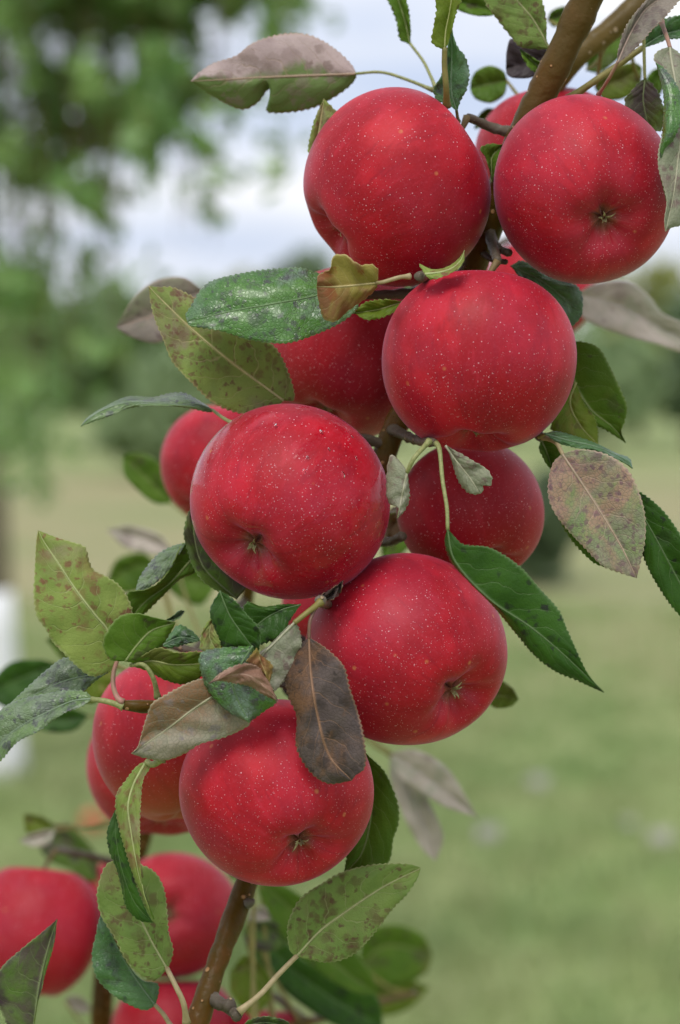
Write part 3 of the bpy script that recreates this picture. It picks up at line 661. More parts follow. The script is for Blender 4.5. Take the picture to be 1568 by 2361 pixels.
# ------------------------------------------------------------------ leaves
def loft(mid, L, R, d, NT, NS, fold, bend, teeth, camber, seed, ripple, crk=0.0):
    M = resample(mid, NT); A = resample(np.vstack([mid[:1], L, mid[-1:]]), NT); B = resample(np.vstack([mid[:1], R, mid[-1:]]), NT)
    r_ = np.random.default_rng(seed)
    t = np.linspace(0, 1, NT)
    if teeth:
        length = np.linalg.norm(np.diff(M, axis=0), axis=1).sum(); nt_ = length / 11.0
        jit = np.interp(t, np.linspace(0, 1, 14), r_.uniform(-.25, .25, 14))
        sw = ((t * nt_ + jit) % 1.0); saw = np.where(sw < .72, sw / .72, (1 - sw) / .28) - .5
        env = np.clip(np.minimum(t, 1 - t) * 14, 0, 1)
    s = np.linspace(-1, 1, 2 * NS + 1); PX = np.zeros((NT, len(s), 2)); DZ = np.zeros((NT, len(s)))
    bz = np.interp(t, [0, .5, 1], bend) if len(bend) == 3 else np.interp(t, np.linspace(0, 1, len(bend)), bend)
    bz = np.convolve(np.r_[np.repeat(bz[0], 8), bz, np.repeat(bz[-1], 8)], np.ones(17) / 17, 'valid')
    wprof = np.sin(math.pi * np.clip(t, 0, 1)) ** .6
    ph = r_.uniform(0, 6.28, 4); cw = [(r_.uniform(4, 26), r_.uniform(1, 7), r_.uniform(0, 6.28), r_.uniform(.3, 1)) for _ in range(9)]
    for j, sj in enumerate(s):
        E = A if sj < 0 else B; a = abs(sj)
        k = a
        P = M + (E - M) * k
        if teeth:
            w = np.linalg.norm(E - M, axis=1)[:, None]; dirn = (E - M) / (w + 1e-6)
            P = P + dirn * (saw * env * 4.2)[:, None] * a ** 9 * np.minimum(1, w / 20)
        PX[:, j] = P
        fz = fold[0] if sj < 0 else fold[1]
        wav = ripple * (np.sin(t * 17 + ph[0] + (0 if sj < 0 else 1.7)) * .6 + np.sin(t * 31 + ph[1]) * .35) * a ** 2
        x8 = (t - .20 * a - .07 * a ** 2.5) * 7.0 + (.21 if sj > 0 else -.21)
        quilt = np.abs((x8 % 1.0) - .5) * 2
        DZ[:, j] = bz + fz * wprof * a ** 1.35 + wav * wprof - camber * wprof * (1 - (2 * a - 1) ** 2) * (1 - .12 * (1 - quilt)) - .10 * (quilt - .5) * wprof * min(1, 4 * a) * (1 - a)
    if crk:
        for (fa, fb, fp, am) in cw: DZ += crk * .30 * am * np.sin(fa * t[:, None] + fb * s[None, :] + fp) * wprof[:, None]
    dep = FOC + (d + DZ) / 1000
    W3 = at(PX[..., 0], PX[..., 1], dep)
    return W3, t, s
_li = 0
_rm = {}
def rib_mat(pre):
    if pre not in _rm:
        c = tuple(min(.8, v * LG[pre]) for v in LP[pre]['vein']); _rm[pre] = plain_mat('midrib_' + pre, c, tuple(v * .8 for v in c), 400)
    return _rm[pre]
def leaf(reg, pre, d, mid, L, R, fold=(-3, -3), bend=(0, 0, 0), pet=None, petc='green', pr=.75, label=None, par=None, lo=False, back=None, side=0, camber=1.2, ripple=1.0, teeth=True, folds=(), midrib=True, name='leaf'):
    global _li; _li += 1
    par = par or main
    m = px(reg, mid); A = px(reg, L); B = px(reg, R)
    ln = np.linalg.norm(np.diff(m, axis=0), axis=1).sum()
    NT, NS = (34, 6) if lo else (int(min(140, max(44, ln / 3.6))), 10)
    W3, t, s = loft(m, A, B, d, NT, NS, fold, bend, teeth and not lo, camber, 31 * _li, ripple, {'dead': 3.0, 'browning': 1.5, 'rusty': 1.5, 'dryedge': 1.5, 'mottled': .8, 'torn': 1.0, 'pale': .8}.get(pre, .45))
    ns = len(s); V = W3.reshape(-1, 3)
    idx = np.arange(NT * ns).reshape(NT, ns)
    F = np.stack([idx[:-1, :-1], idx[1:, :-1], idx[1:, 1:], idx[:-1, 1:]], -1).reshape(-1, 4)
    q = V[F]; nrm = np.cross(q[:, 1] - q[:, 0], q[:, 3] - q[:, 0]).sum(0)
    if np.dot(nrm, -FW) < 0: F = F[:, ::-1]
    uv = np.stack([np.repeat(t, ns), np.tile(s * .5 + .5, NT)], 1)
    o = mesh_obj(name, V, F, [leaf_mat(pre, side), leaf_mat(back or BACK[pre])], par, W3[0, ns // 2], uv=uv)
    so = o.modifiers.new('thickness', 'SOLIDIFY'); so.thickness = .00028; so.offset = -1; so.material_offset = 1; so.material_offset_rim = 0
    if label: o['label'] = label
    if midrib and not lo:
        mp2 = W3[:, ns // 2] - FW * .00012
        k = max(2, NT // 2); ii = np.linspace(0, NT - 1, k).astype(int)
        v, f = tube(mp2[ii], np.linspace(.00055, .00012, k) * (.75 if pre in ('dark', 'wet', 'bluish', 'grey', 'bruised') else 1), 6); mesh_obj('midrib', v, f, rib_mat(pre), o, mp2[0])
    if pet:
        a = px(reg, pet); dd = [p[2] if len(p) > 2 else None for p in pet]
        base_d = d + bend[0]; n0 = len(pet)
        dd = [base_d if q is None else q for q in dd]
        P = at(a[:, 0], a[:, 1], np.array([D(q) for q in dd])); P = np.vstack([W3[1, ns // 2] - FW * .0001, P])
        P = resample(P, 18); v, f = tube(P, np.r_[np.linspace(pr * .8, pr * .95, 14), pr, pr * 1.1, pr * 1.3, pr * 1.5] / 1000, 8, wob=.03); mesh_obj('petiole', v, f, PET[petc], o, P[0])
    if lo and not pet:
        p0 = W3[1, ns // 2]; w, own = nearest_wood(p0); m_ = (p0 + w) / 2 + FW * .004 - UP * .004
        P = resample([p0, m_, w], 14); v, f = tube(P, np.linspace(.0007, .0012, 14), 6); mesh_obj('petiole', v, f, PET['olive'], o, P[0])
    for fd in folds:
        fo = leaf(fd.get('reg', reg), fd['pre'], fd['d'], fd['mid'], fd['L'], fd['R'], fd.get('fold', (-1, -1)), fd.get('bend', (0, 0, 0)), par=o, lo=False, midrib=False, name='curled_edge', camber=.6, ripple=.5, teeth=fd.get('teeth', True))
    return o
# --- upper left
leaf('R3', 'spotted', 12, [(1080,805),(930,695),(790,590),(600,430),(430,265),(380,210)], [(1000,870),(870,875),(720,820),(600,710),(500,600),(455,490),(410,380),(385,270)],
     [(1135,800),(1110,670),(1040,530),(950,470),(820,400),(620,270),(500,215),(430,215)], fold=(-4,4), bend=(6,-4,0), petc='tan', label='yellow-green leaf with purple spots pointing up left')
leaf('R3', 'wet', -14, [(1450,190),(1250,258),(1020,303),(850,332),(700,365),(578,392)], [(1380,140),(1250,140),(1180,115),(1000,122),(850,145),(700,185),(640,240),(600,310),(570,360)],
     [(1470,310),(1420,370),(1320,430),(1150,495),(1060,508),(900,490),(750,442),(640,425),(590,415)], fold=(9,-3), bend=(8,0,4), label='wet dark green leaf lying across, speckled with grey')
leaf('R3', 'rusty', -30, [(1568,193),(1480,203),(1380,212),(1300,214),(1251,212)], [(1568,120),(1530,95),(1490,100),(1440,80),(1405,50),(1340,52),(1322,120),(1262,150)],
     [(1560,225),(1500,280),(1420,335),(1345,395),(1290,380),(1262,300)], fold=(-4,3), bend=(0,-2,3), pet=[(1600,188,-34),(1680,165,-34),(1735,160,-32)], petc='tan', pr=.9, ripple=1.8, label='small yellow leaf with rusty holes and a curled brown tip')
leaf('R4', 'light', -36, [(322,232),(400,222),(460,200),(500,160),(515,116)], [(292,180),(345,205),(400,205),(450,185),(490,152)], [(350,258),(400,246),(465,218),(512,172)], fold=(6,-3), ripple=1.5, label='tiny curled green leaf above the right middle apple')
leaf('R3', 'grey', 14, [(718,855),(640,826),(560,826),(420,815),(270,815),(150,850),(60,905),(27,938)], [(660,815),(570,765),(500,763),(400,785),(270,783),(150,836),(60,892)], [(700,866),(560,840),(420,832),(270,846),(180,884),(100,912)],
     fold=(14,-2), bend=(4,0,-6), pet=[(760,890,10),(815,922,4)], label='narrow leaf seen edge-on, its tip curling down at the left')
leaf('R3', 'mauve', 140, [(660,230),(450,345),(210,422)], [(560,165),(420,180),(310,260),(240,370)], [(580,420),(430,505),(330,490),(250,455)], lo=True, side=-.6, label='blurred pinkish-green leaf behind the spotted one')
leaf('R3', 'mid', 300, [(500,1340),(380,1220),(245,1090)], [(410,1335),(300,1250),(248,1180)], [(470,1180),(400,1100),(310,1075)], lo=True)
leaf('R1', 'torn', 48, [(1107,437),(850,447),(600,457),(400,467),(122,482)], [(1075,380),(980,290),(850,215),(740,195),(600,215),(480,260),(390,330),(250,378),(160,440)],
     [(1100,470),(1050,525),(950,592),(850,640),(700,668),(572,662),(588,600),(606,520),(580,535),(520,610),(440,650),(340,620),(240,560),(160,505)], side=1.5, fold=(2,8), pet=[(1250,428,48),(1400,470,44),(1560,535,40)], label='torn pinkish-grey leaf against the sky, a bite out of its edge')
leaf('R1', 'mid', 55, [(1424,265),(1400,150),(1370,50),(1330,-70)], [(1362,232),(1345,140),(1308,40),(1285,-30)], [(1427,180),(1420,80),(1400,0),(1370,-50)], pet=[(1500,360,52),(1545,450,46),(1575,520,40)], label='narrow dull green leaf at the top edge against the sky')
leaf('R2', 'olive', -8, [(172,290),(180,180),(200,80),(215,-20),(225,-110)], [(148,288),(95,250),(108,150),(122,60),(118,0),(150,-60)], [(192,262),(215,180),(242,80),(272,-10),(262,-60)], pet=[(172,400,-6),(182,520,-4),(184,630,2)], petc='olive', pr=1.3, label='upright olive leaf on a thick stalk above the top centre apple')
leaf('R2', 'bluish', 8, [(245,660),(215,560),(210,440),(215,330),(212,150)], [(205,630),(130,595),(104,540),(150,450),(180,330),(200,220)], [(272,590),(308,520),(319,420),(292,330),(252,280),(222,200)], pet=[(248,690,12),(254,720,16)], label='dark green leaf behind the upright olive one')
leaf('R2', 'speckle', 26, [(795,290),(700,120),(600,0),(520,-110)], [(720,292),(620,277),(550,200),(480,110),(405,0),(430,-90)], [(778,240),(777,140),(762,40),(722,-50),(620,-110)], petc='tan', fold=(2,-2), label='pale spotted leaf underside left of the thick branch, top edge')
leaf('R2', 'mid', 66, [(500,72),(370,40),(220,-5)], [(440,-20),(340,-40),(260,-25)], [(440,95),(360,92),(255,60)], lo=True)
leaf('R2', 'plum', 60, [(820,310),(660,380),(535,405)], [(720,270),(620,260),(565,228),(540,300)], [(790,400),(700,455),(600,465),(545,445)], lo=True, label='dark purple withered leaf behind the branch')
leaf('R2', 'mid', 30, [(765,425),(690,360),(619,292)], [(700,425),(640,355)], [(755,385),(690,335)])
leaf('R2', 'mid', 120, [(545,475),(430,500),(323,520)], [(520,420),(440,388),(360,420),(330,470)], [(527,560),(450,610),(360,590),(330,550)], lo=True)
leaf('R2', 'mid', 125, [(470,645),(400,700),(348,764)], [(420,643),(370,690)], [(445,700),(390,752)], lo=True)
leaf('R2', 'mid', 22, [(452,1085),(450,1000),(455,930),(524,858)], [(440,1010),(415,935),(383,882),(430,853)], [(470,1020),(500,945),(522,890)], label='little green leaf wedged between the two top apples')
leaf('R2', 'mauve', -8, [(1197,374),(1240,270),(1300,150),(1360,60),(1440,0),(1560,-60)], [(1198,310),(1235,180),(1290,90),(1340,30),(1400,-30),(1480,-75)], [(1240,342),(1320,270),(1400,180),(1470,110),(1530,40),(1575,-20)], pet=[(1150,460,-4),(1085,562,6)], petc='pink', fold=(-2,-6), label='grey-mauve leaf hanging from the top right corner')
leaf('R2', 'bluish', 16, [(1340,287),(1450,215),(1568,180),(1720,150)], [(1380,182),(1450,120),(1568,90),(1660,100)], [(1400,268),(1500,235),(1568,228),(1650,205)], pet=[(1180,400,16),(1060,482,14),(905,590,18)], pr=1.5, petc='olive', label='dull green leaf at the top right edge on a long thick stalk')
leaf('R2', 'pale', -26, [(1508,275),(1512,330),(1545,520),(1575,750),(1555,950),(1530,1150),(1483,1372)], [(1440,300),(1413,340),(1440,400),(1460,480),(1475,600),(1470,760),(1440,900),(1440,1000),(1468,1100),(1490,1200),(1478,1300)],
     [(1570,320),(1640,450),(1680,650),(1680,900),(1650,1100),(1580,1330),(1520,1350)], fold=(-4,8), bend=(12,-2,-10), pet=[(1490,220,-10),(1455,125,0)], petc='pink', pr=1.0, label='long rolled grey-green leaf hanging over the top right apple',
     folds=[dict(pre='wet', d=-36, mid=[(1425,372),(1485,480),(1515,620),(1500,780),(1462,880),(1462,1000),(1487,1190)], L=[(1440,440),(1466,540),(1470,660),(1458,800),(1436,920),(1448,1040)], R=[(1465,395),(1530,470),(1572,560),(1572,720),(1530,830),(1478,890),(1475,1000)], fold=(4,2), bend=(10,0,6))])
leaf('R2', 'bruised', 14, [(1360,465),(1350,600),(1390,780)], [(1320,490),(1262,560),(1238,592),(1280,710)], [(1400,490),(1450,570),(1476,680),(1460,770)], pet=[(1356,340,12),(1352,200,10)], label='green black-spotted leaf hanging behind the top right apple')
leaf('R2', 'mid', 150, [(1010,420),(1120,300),(1260,160)], [(1030,300),(1100,200),(1200,140)], [(1090,430),(1220,330),(1270,240)], lo=True, par=second)
leaf('R2', 'olive', 130, [(1060,520),(1200,480),(1345,400)], [(1100,430),(1200,390),(1300,370)], [(1120,590),(1240,580),(1330,500)], lo=True, par=second)
leaf('R2', 'mid', 140, [(1370,580),(1420,480),(1475,390)], [(1355,500),(1400,420)], [(1450,560),(1480,470)], lo=True, par=second)
leaf('R2', 'mid', 150, [(780,120),(840,100),(930,40)], [(800,70),(860,40)], [(820,160),(900,120)], lo=True, par=second)
# --- right side
leaf('R4', 'bluish', 34, [(740,190),(900,270),(1000,350),(1092,425)], [(800,165),(930,240),(1060,285),(1092,335)], [(850,330),(950,390),(1035,485),(1078,450)], fold=(2,-3), label='dark bluish leaf behind the right middle apple')
leaf('R4', 'silver', 190, [(1060,330),(1250,380),(1420,470),(1600,560),(1720,600)], [(1160,275),(1320,268),(1420,340),(1480,420),(1600,480)], [(1080,430),(1200,500),(1330,542),(1450,572),(1600,622)], lo=True, side=-.5, label='long blurred silvery leaf at the right edge')
leaf('R4', 'mid', 30, [(1015,560),(1045,740),(1130,890),(1240,980),(1302,1055)], [(985,650),(1015,800),(1095,940),(1200,992)], [(1100,562),(1172,592),(1225,680),(1272,780),(1310,880),(1297,955),(1280,1000)], fold=(0,-5), label='glossy mid green leaf right of the right middle apple')
leaf('R4', 'olive', 26, [(1060,760),(1030,860),(1080,970),(1168,1064)], [(1000,850),(935,985),(1000,1015),(1100,1055)], [(1105,870),(1152,930),(1168,1005)], fold=(-2,2))
leaf('R4', 'bluish', -14, [(905,1010),(1030,1046),(1150,1072),(1260,1118),(1337,1180)], [(960,998),(1060,1022),(1160,1058),(1260,1106),(1322,1130)], [(980,1060),(1100,1085),(1200,1110),(1290,1152)], fold=(8,-2), pet=[(880,1025,-4)], label='thin leaf seen edge-on above the mottled leaf')
leaf('F', 'mottled', -18, [(1296,1046),(1345,1120),(1390,1190),(1435,1265),(1468,1333)], [(1275,1068),(1263,1120),(1270,1165),(1300,1212),(1350,1266),(1390,1305),(1432,1322)], [(1340,1036),(1400,1048),(1445,1080),(1472,1130),(1488,1190),(1487,1250),(1476,1302)],
     pet=[(1283,1022,-14),(1253,1008,-4)], petc='tan', pr=1.0, fold=(-2,-3), label='pinkish-brown mottled leaf at the right, veins showing')
leaf('F', 'mid', -6, [(1290,1080),(1330,1180),(1400,1310)], [(1275,1140),(1300,1220),(1365,1295)], [(1330,1100),(1400,1200),(1440,1300)])
leaf('R4', 'mid', 8, [(890,1040),(920,1110),(950,1200)], [(880,1080),(910,1150)], [(950,1050),(985,1110)])
leaf('F', 'dark', -4, [(1440,1118),(1500,1220),(1560,1330),(1625,1450)], [(1462,1200),(1478,1270),(1510,1340),(1568,1420)], [(1488,1142),(1540,1190),(1600,1290),(1630,1380)], fold=(0,-4), label='dark green leaf cut by the right edge, below the mottled one')
leaf('R6', 'dark', -44, [(690,140),(718,262),(850,408),(1000,510),(1120,608),(1280,760)], [(718,172),(750,200),(850,213),(960,280),(1040,368),(1112,450),(1142,520),(1182,610),(1222,690)], [(680,190),(700,262),(770,342),(860,432),(950,540),(1020,622),(1100,682),(1172,712),(1222,735)],
     fold=(-2,6), bend=(-4,0,-6), pet=[(688,60,-46),(672,-40,-42),(660,-160,-34),(648,-180,-30)], pr=.85, label='large glossy dark green leaf hanging over the large lower apple')
leaf('R4', 'pale', -34, [(236,1195),(222,1260),(205,1340),(189,1424)], [(205,1150),(160,1112),(140,1160),(133,1280),(148,1355),(192,1352)], [(243,1240),(247,1330),(222,1390)], pet=[(270,1130,-36),(345,1046,-30)], pr=1.0, fold=(4,2), label='small pale folded leaf between the wet apple and the shaded one')
leaf('R4', 'pale', -30, [(422,1068),(480,1150),(540,1225),(592,1304)], [(448,1130),(480,1232),(520,1290),(560,1308)], [(500,1108),(570,1150),(632,1190),(652,1240),(640,1266),(608,1262),(606,1292)], fold=(2,-2), label='small grey-green leaf with a notched tip on the shaded apple')
# --- centre
leaf('R6', 'dead', -40, [(168,552),(176,700),(200,850),(245,1000),(330,1092)], [(130,582),(78,680),(88,770),(120,850),(118,960),(150,1032),(200,1085),(250,1105)], [(230,590),(300,660),(322,740),(352,830),(372,910),(384,1000),(376,1050),(345,1072)],
     fold=(5,-3), bend=(2,-4,-6), pet=[(172,490,-38),(200,425,-34)], petc='brown', camber=1.8, ripple=1.6, label='dead grey-brown leaf hanging between two lower apples')
leaf('R6', 'dead', -26, [(203,406),(250,390),(297,338)], [(225,385),(265,360)], [(240,412),(280,392)], midrib=False, label='scrap of dry brown leaf wedged under the wet apple')
leaf('R5', 'pale', -40, [(1532,678),(1420,792),(1352,862),(1345,950),(1428,1038)], [(1490,702),(1400,795),(1330,858),(1325,950)], [(1552,710),(1566,790),(1542,880),(1492,960),(1452,1012)], fold=(4,3), pet=[(1600,625,-38),(1665,575,-34)], petc='olive', pr=1.2, label='pale grey leaf tapering up to the fruit spur, beside the dead leaf')
leaf('R5', 'dark', -38, [(1140,516),(1190,640),(1250,730),(1338,845)], [(1088,620),(1118,722),(1160,812),(1255,815)], [(1212,560),(1282,640),(1342,710),(1352,780)], fold=(3,-3), label='dark green folded leaf below the wet apple',
     folds=[dict(pre='light', d=-34, mid=[(1115,640),(1085,740),(1125,835)], L=[(1060,700),(1038,785),(1050,832)], R=[(1125,720),(1150,812)])])
leaf('R5', 'wet', -44, [(1312,802),(1250,900),(1205,1000),(1292,1202)], [(1150,812),(1040,842),(1044,950),(1090,1052),(1180,1142)], [(1342,880),(1392,980),(1436,1090),(1372,1142)], fold=(4,5), label='wet dark green leaf with a dry pink curled tip',
     folds=[dict(pre='dryedge', d=-52, mid=[(1083,998),(1170,962),(1270,950),(1345,990),(1442,1090)], L=[(1158,933),(1270,893),(1350,920),(1402,1000)], R=[(1140,985),(1200,995),(1290,1012),(1370,1058)], fold=(2,4)),
            dict(pre='rusty', d=-50, mid=[(1330,815),(1360,900),(1398,995)], L=[(1278,885),(1310,905),(1380,960)], R=[(1350,845),(1412,900),(1410,955)], fold=(2,3))])
leaf('R5', 'dark', -24, [(1562,588),(1450,620),(1340,690),(1290,760)], [(1480,585),(1360,598),(1280,575),(1255,660)], [(1510,660),(1465,742),(1370,792),(1320,790)], fold=(0,-3), label='dark spotted leaf tucked under the wet apple')
leaf('R5', 'bruised', 14, [(1230,560),(1060,400),(1010,250),(1000,58)], [(1120,515),(1045,458),(1000,390),(972,310),(953,220),(970,130)], [(1280,480),(1130,330),(1060,180)], side=.4, label='green leaf bruised brown behind the left side of the wet apple')
leaf('R5', 'mid', 18, [(1005,340),(880,478),(770,560),(690,640)], [(955,268),(900,368),(840,460),(760,510),(656,532)], [(1022,412),(930,462),(830,560),(735,645)], fold=(-6,2), label='folded green leaf left of the wet apple',
     folds=[dict(pre='grey', d=14, mid=[(965,266),(870,350),(790,440),(702,526)], L=[(900,282),(825,320),(755,400),(718,460)], R=[(895,388),(832,456),(765,506)], fold=(5,-1))])
# --- left cluster
leaf('R5', 'light', -26, [(612,880),(556,718),(500,650),(400,520),(300,370),(230,265),(199,203)], [(575,930),(480,962),(400,910),(340,850),(270,780),(240,720),(190,650),(174,540),(178,440),(184,330),(190,250)],
     [(650,790),(688,640),(672,570),(622,490),(550,440),(490,410),(466,370),(442,290),(380,265),(290,238)], fold=(-5,3), bend=(4,-2,0), pet=[(588,950,-28),(590,1020,-30),(615,1080,-34),(640,1096,-34)], petc='pink', pr=1.0, label='large pale green leaf with red flecks pointing up left')
leaf('R5', 'mid', -36, [(650,882),(715,795),(790,722),(912,682)], [(575,875),(533,800),(558,720),(620,648),(700,633),(800,655)], [(705,892),(792,862),(852,790),(892,722)], fold=(-4,2), label='shaded green leaf overlapping the large pale green leaf')
leaf('R5', 'olive', -33, [(672,905),(780,880),(900,900),(1060,895)], [(720,868),(820,812),(920,838),(1045,835)], [(760,932),(860,982),(960,1002),(1055,955)], fold=(-4,3), pet=[(745,900,-35),(795,970,-34),(818,1070,-30)], pr=1.0)
leaf('R5', 'bluish', -18, [(838,802),(930,760),(1045,775)], [(880,740),(930,693),(1000,728)], [(880,815),(960,795)], fold=(3,-2))
leaf('R5', 'grey', -28, [(865,668),(910,655),(957,622)], [(890,650),(935,618)], [(885,678),(935,655)], midrib=False)
leaf('R5', 'grey', 0, [(560,940),(350,980),(200,1045),(40,1112)], [(450,890),(340,862),(240,928),(140,1018)], [(490,990),(420,1045),(300,1060),(150,1090)], fold=(4,-3), label='grey-green wet leaf under the large pale leaf, left edge')
leaf('R5', 'grey', -30, [(482,1077),(380,1088),(250,1145),(100,1225),(0,1310),(-60,1430)], [(445,1040),(350,1032),(220,1053),(80,1088),(0,1138),(-60,1250)], [(435,1112),(330,1155),(200,1245),(90,1302),(0,1402)], fold=(4,-4), bend=(-2,0,4),
     pet=[(560,1092,-34),(640,1118,-34)], pr=1.2, label='grey-green spotted leaf reaching out of the left edge')
leaf('R5', 'browning', -40, [(1215,990),(1100,1066),(1000,1132),(870,1232),(682,1362)], [(1130,960),(1000,985),(850,1060),(790,1100),(760,1170),(735,1260),(716,1330)], [(1310,1090),(1298,1205),(1240,1245),(1150,1282),(1040,1312),(950,1366),(860,1396),(770,1390),(710,1372)],
     side=-.8, fold=(-3,3), bend=(6,0,-4), ripple=1.6, petc='green', label='broad brown and grey-green leaf in front of the lower left apple')
leaf('R7', 'light', -34, [(872,4),(792,150),(760,280),(776,420),(800,560),(828,700),(912,945)], [(810,40),(740,130),(692,200),(684,290),(708,420),(748,560),(788,680),(838,790),(880,890)], [(892,42),(852,110),(836,250),(830,400),(830,560),(838,690),(852,800),(892,900)],
     fold=(3,-3), pet=[(905,30,-36),(962,-5,-38)], petc='green', pr=1.4, label='twisted yellow-green leaf with red flecks hanging at the lower left',
     folds=[dict(pre='dark', d=-28, mid=[(682,300),(690,480),(730,680),(800,850),(908,970)], L=[(660,350),(634,430),(645,540),(690,650),(715,740),(750,880),(825,955)], R=[(695,340),(725,460),(765,600),(810,750),(865,890)], fold=(3,0))])
leaf('R7', 'speckle', 0, [(992,1242),(900,1080),(840,960),(760,800),(690,602)], [(915,1312),(820,1272),(740,1182),(680,1062),(600,930),(574,820),(588,720),(618,640),(655,606)], [(1008,1212),(1027,1130),(1002,1030),(992,900),(977,780),(932,682),(872,637),(780,608)],
     fold=(-2,-2), pet=[(1040,1340,-4),(1088,1445,-4),(1106,1560,0)], petc='tan', pr=1.2, label='oval green speckled leaf over the blurred lower left apples')
leaf('R7', 'bluish', 16, [(922,1460),(800,1290),(700,1110),(598,912)], [(860,1488),(740,1442),(640,1372),(570,1290),(544,1160),(568,1040),(584,960)], [(942,1380),(936,1330),(850,1310),(780,1240),(720,1140),(660,1020)], fold=(-3,2), pet=[(970,1512,16),(1018,1590,16)], petc='tan', pr=1.0, label='bluish green leaf under the oval speckled leaf')
leaf('R7', 'bruised', 8, [(195,1620),(232,1350),(290,1100),(338,948)], [(70,1600),(0,1480),(-50,1350),(15,1225),(120,1130),(225,1045)], [(215,1490),(262,1300),(324,1080)], side=-.5, fold=(-3,-2), pet=[(230,1680,10),(480,1800,10),(860,1790,8)], petc='tan', label='green leaf with brown blotches in the bottom left corner')
leaf('R8', 'speckle', 6, [(698,1092),(830,950),(950,860),(1080,770),(1200,695),(1390,600)], [(664,1060),(648,960),(660,880),(720,770),(850,680),(950,625),(1080,588),(1220,575),(1330,580)], [(760,1107),(880,1124),(1000,1090),(1080,1022),(1150,940),(1230,832),(1310,750),(1368,662)],
     fold=(-2,-2), pet=[(600,1190,4),(500,1300,0),(380,1398,-2)], petc='tan', pr=1.2, label='green leaf freckled with brown below the bottom centre apple')
leaf('R8', 'mid', 24, [(1050,-70),(1110,150),(1110,320),(1060,520),(960,640)], [(990,50),(1010,250),(990,450)], [(1110,-10),(1182,60),(1232,160),(1265,260),(1264,360),(1237,440),(1222,540),(1192,592),(1100,605)], fold=(2,-4), label='dull green leaf behind the right side of the bottom centre apple')
leaf('R8', 'bruised', 0, [(400,1480),(520,1455),(680,1480)], [(440,1440),(540,1422),(640,1445)], [(480,1500),(600,1500)], label='tip of a green-brown leaf at the bottom edge')
# --- blurred leaves behind
bl = lambda reg, pre, d, mid, L, R, par=third, label=None: leaf(reg, pre, d, mid, L, R, par=par, lo=True, label=label)
bl('R7', 'bruised', 420, [(580,720),(480,560),(330,470),(235,540)], [(570,560),(480,450),(390,375),(310,415)], [(520,720),(400,650),(290,600)], label='blurred brown-green leaf above the bottom left apple')
bl('R7', 'silver', 330, [(330,420),(220,460),(112,480)], [(260,420),(170,450)], [(290,500),(190,520)])
bl('R7', 'olive', 340, [(330,390),(230,370),(135,330)], [(250,340),(180,325)], [(260,430),(160,435)])
bl('F', 'silver', 280, [(900,1735),(990,1800),(1102,1884)], [(960,1730),(1030,1770),(1070,1830)], [(920,1790),(990,1840),(1050,1870)], label='blurred silvery leaf hanging right of the bottom centre apple', par=main)
bl('F', 'silver', 290, [(900,1740),(960,1850),(1005,1985)], [(940,1760),(995,1860),(1022,1930)], [(900,1800),(930,1880),(975,1960)], label='blurred silvery leaf, lower of the hanging pair', par=main)
bl('F', 'olive', 120, [(1120,1610),(1160,1605),(1196,1612)], [(1140,1565),(1180,1585)], [(1140,1632),(1180,1628)], par=main)
bl('F', 'silver', 360, [(400,1275),(330,1240),(246,1222)], [(370,1235),(300,1212)], [(370,1280),(290,1262)], par=main)
bl('F', 'mid', 380, [(360,1300),(300,1310),(244,1345)], [(330,1275),(270,1290)], [(350,1345),(290,1368)], par=main)
bl('F', 'mid', 380, [(360,1290),(420,1330),(500,1350)], [(380,1270),(440,1290)], [(390,1360),(460,1395)], par=main)
bl('F', 'dark', 300, [(130,1530),(60,1560),(-40,1600)], [(90,1520),(20,1530)], [(110,1590),(40,1640)], par=main)
bl('F', 'mid', 260, [(260,1540),(190,1520),(105,1475)], [(210,1480),(140,1465)], [(230,1560),(150,1525)], par=main)
bl('F', 'dark', 300, [(205,1650),(140,1660),(60,1655)], [(160,1630),(100,1630)], [(170,1685),(100,1685)], par=main)
bl('F', 'olive', 120, [(250,1520),(210,1570),(180,1620)], [(220,1520),(190,1560)], [(260,1570),(220,1620)], par=main)
bl('R8', 'mid', 280, [(480,660),(700,860),(900,1120),(1150,1300)], [(620,690),(860,860),(1040,1080),(1120,1200)], [(500,760),(640,1000),(860,1200),(1050,1300)], par=main, label='large blurred green leaf behind the freckled one')
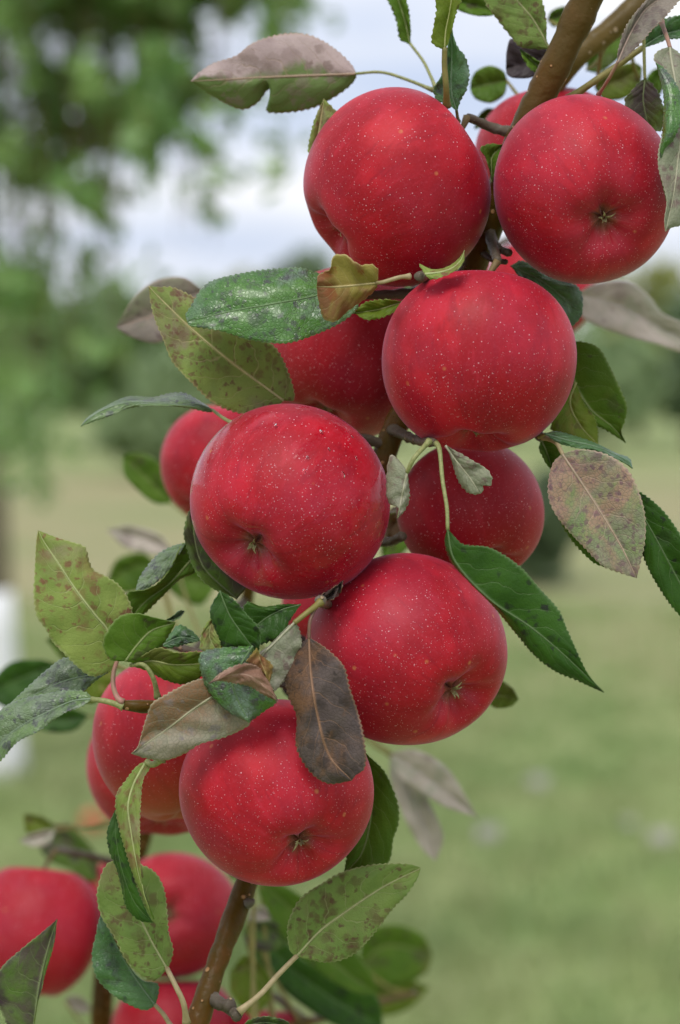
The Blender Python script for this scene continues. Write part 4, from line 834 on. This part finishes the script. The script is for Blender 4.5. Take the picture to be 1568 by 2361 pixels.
bl('R8', 'dark', 330, [(420,900),(640,1130),(900,1330),(1180,1480)], [(560,930),(760,1120),(1000,1200),(1150,1320)], [(430,1020),(600,1250),(820,1420),(1000,1500)], par=main, label='blurred very dark leaf behind the lower twig')
bl('R8', 'mid', 480, [(1040,1150),(1200,1030),(1450,1080)], [(1080,960),(1230,910),(1400,970)], [(1100,1280),(1260,1260),(1420,1180)], par=main)
bl('R8', 'olive', 520, [(1080,1330),(1220,1300),(1440,1260)], [(1120,1260),(1280,1210)], [(1160,1420),(1320,1380)], par=main)
bl('R8', 'olive', 260, [(330,1180),(460,1150),(560,1330)], [(420,1080),(540,1180)], [(340,1300),(460,1420)], par=main)
bl('R8', 'silver', 240, [(430,880),(490,840),(560,880)], [(450,820),(520,815)], [(460,895),(520,895)], par=main)
bl('R8', 'bruised', 280, [(400,960),(520,940),(660,1000)], [(440,890),(580,900)], [(440,1040),(580,1060)], par=main)
bl('R7', 'silver', 420, [(380,1430),(460,1450),(540,1480)], [(420,1400),(500,1420)], [(420,1480),(500,1510)])
bl('R8', 'mid', 230, [(470,480),(420,560),(330,650)], [(420,480),(350,560)], [(480,560),(400,660)], par=main)
bl('F', 'mid', 240, [(980,1170),(920,1220),(880,1290)], [(930,1160),(880,1220)], [(960,1240),(910,1290)], par=main)
bl('F', 'browning', 90, [(935,1170),(905,1215),(890,1260)], [(905,1170),(885,1215)], [(930,1215),(915,1255)], par=main)
bl('F', 'plum', 120, [(640,1450),(690,1520),(680,1620)], [(650,1500),(650,1590)], [(720,1480),(730,1580)], par=main)
leaf('R1', 'spotted', 20, [(850,960),(880,800),(912,586)], [(818,900),(822,850),(846,740),(880,650)], [(940,880),(1040,740),(1010,690),(962,632)], fold=(-1,-1), label='pointed green leaf peeping out left of the top centre apple')
leaf('F', 'olive', -8, [(930,696),(870,714),(816,722)], [(890,690),(840,698)], [(905,722),(850,738)], pet=[(950,686,-6),(985,668,4)], petc='olive', label='little olive leaf under the rusty yellow leaf')
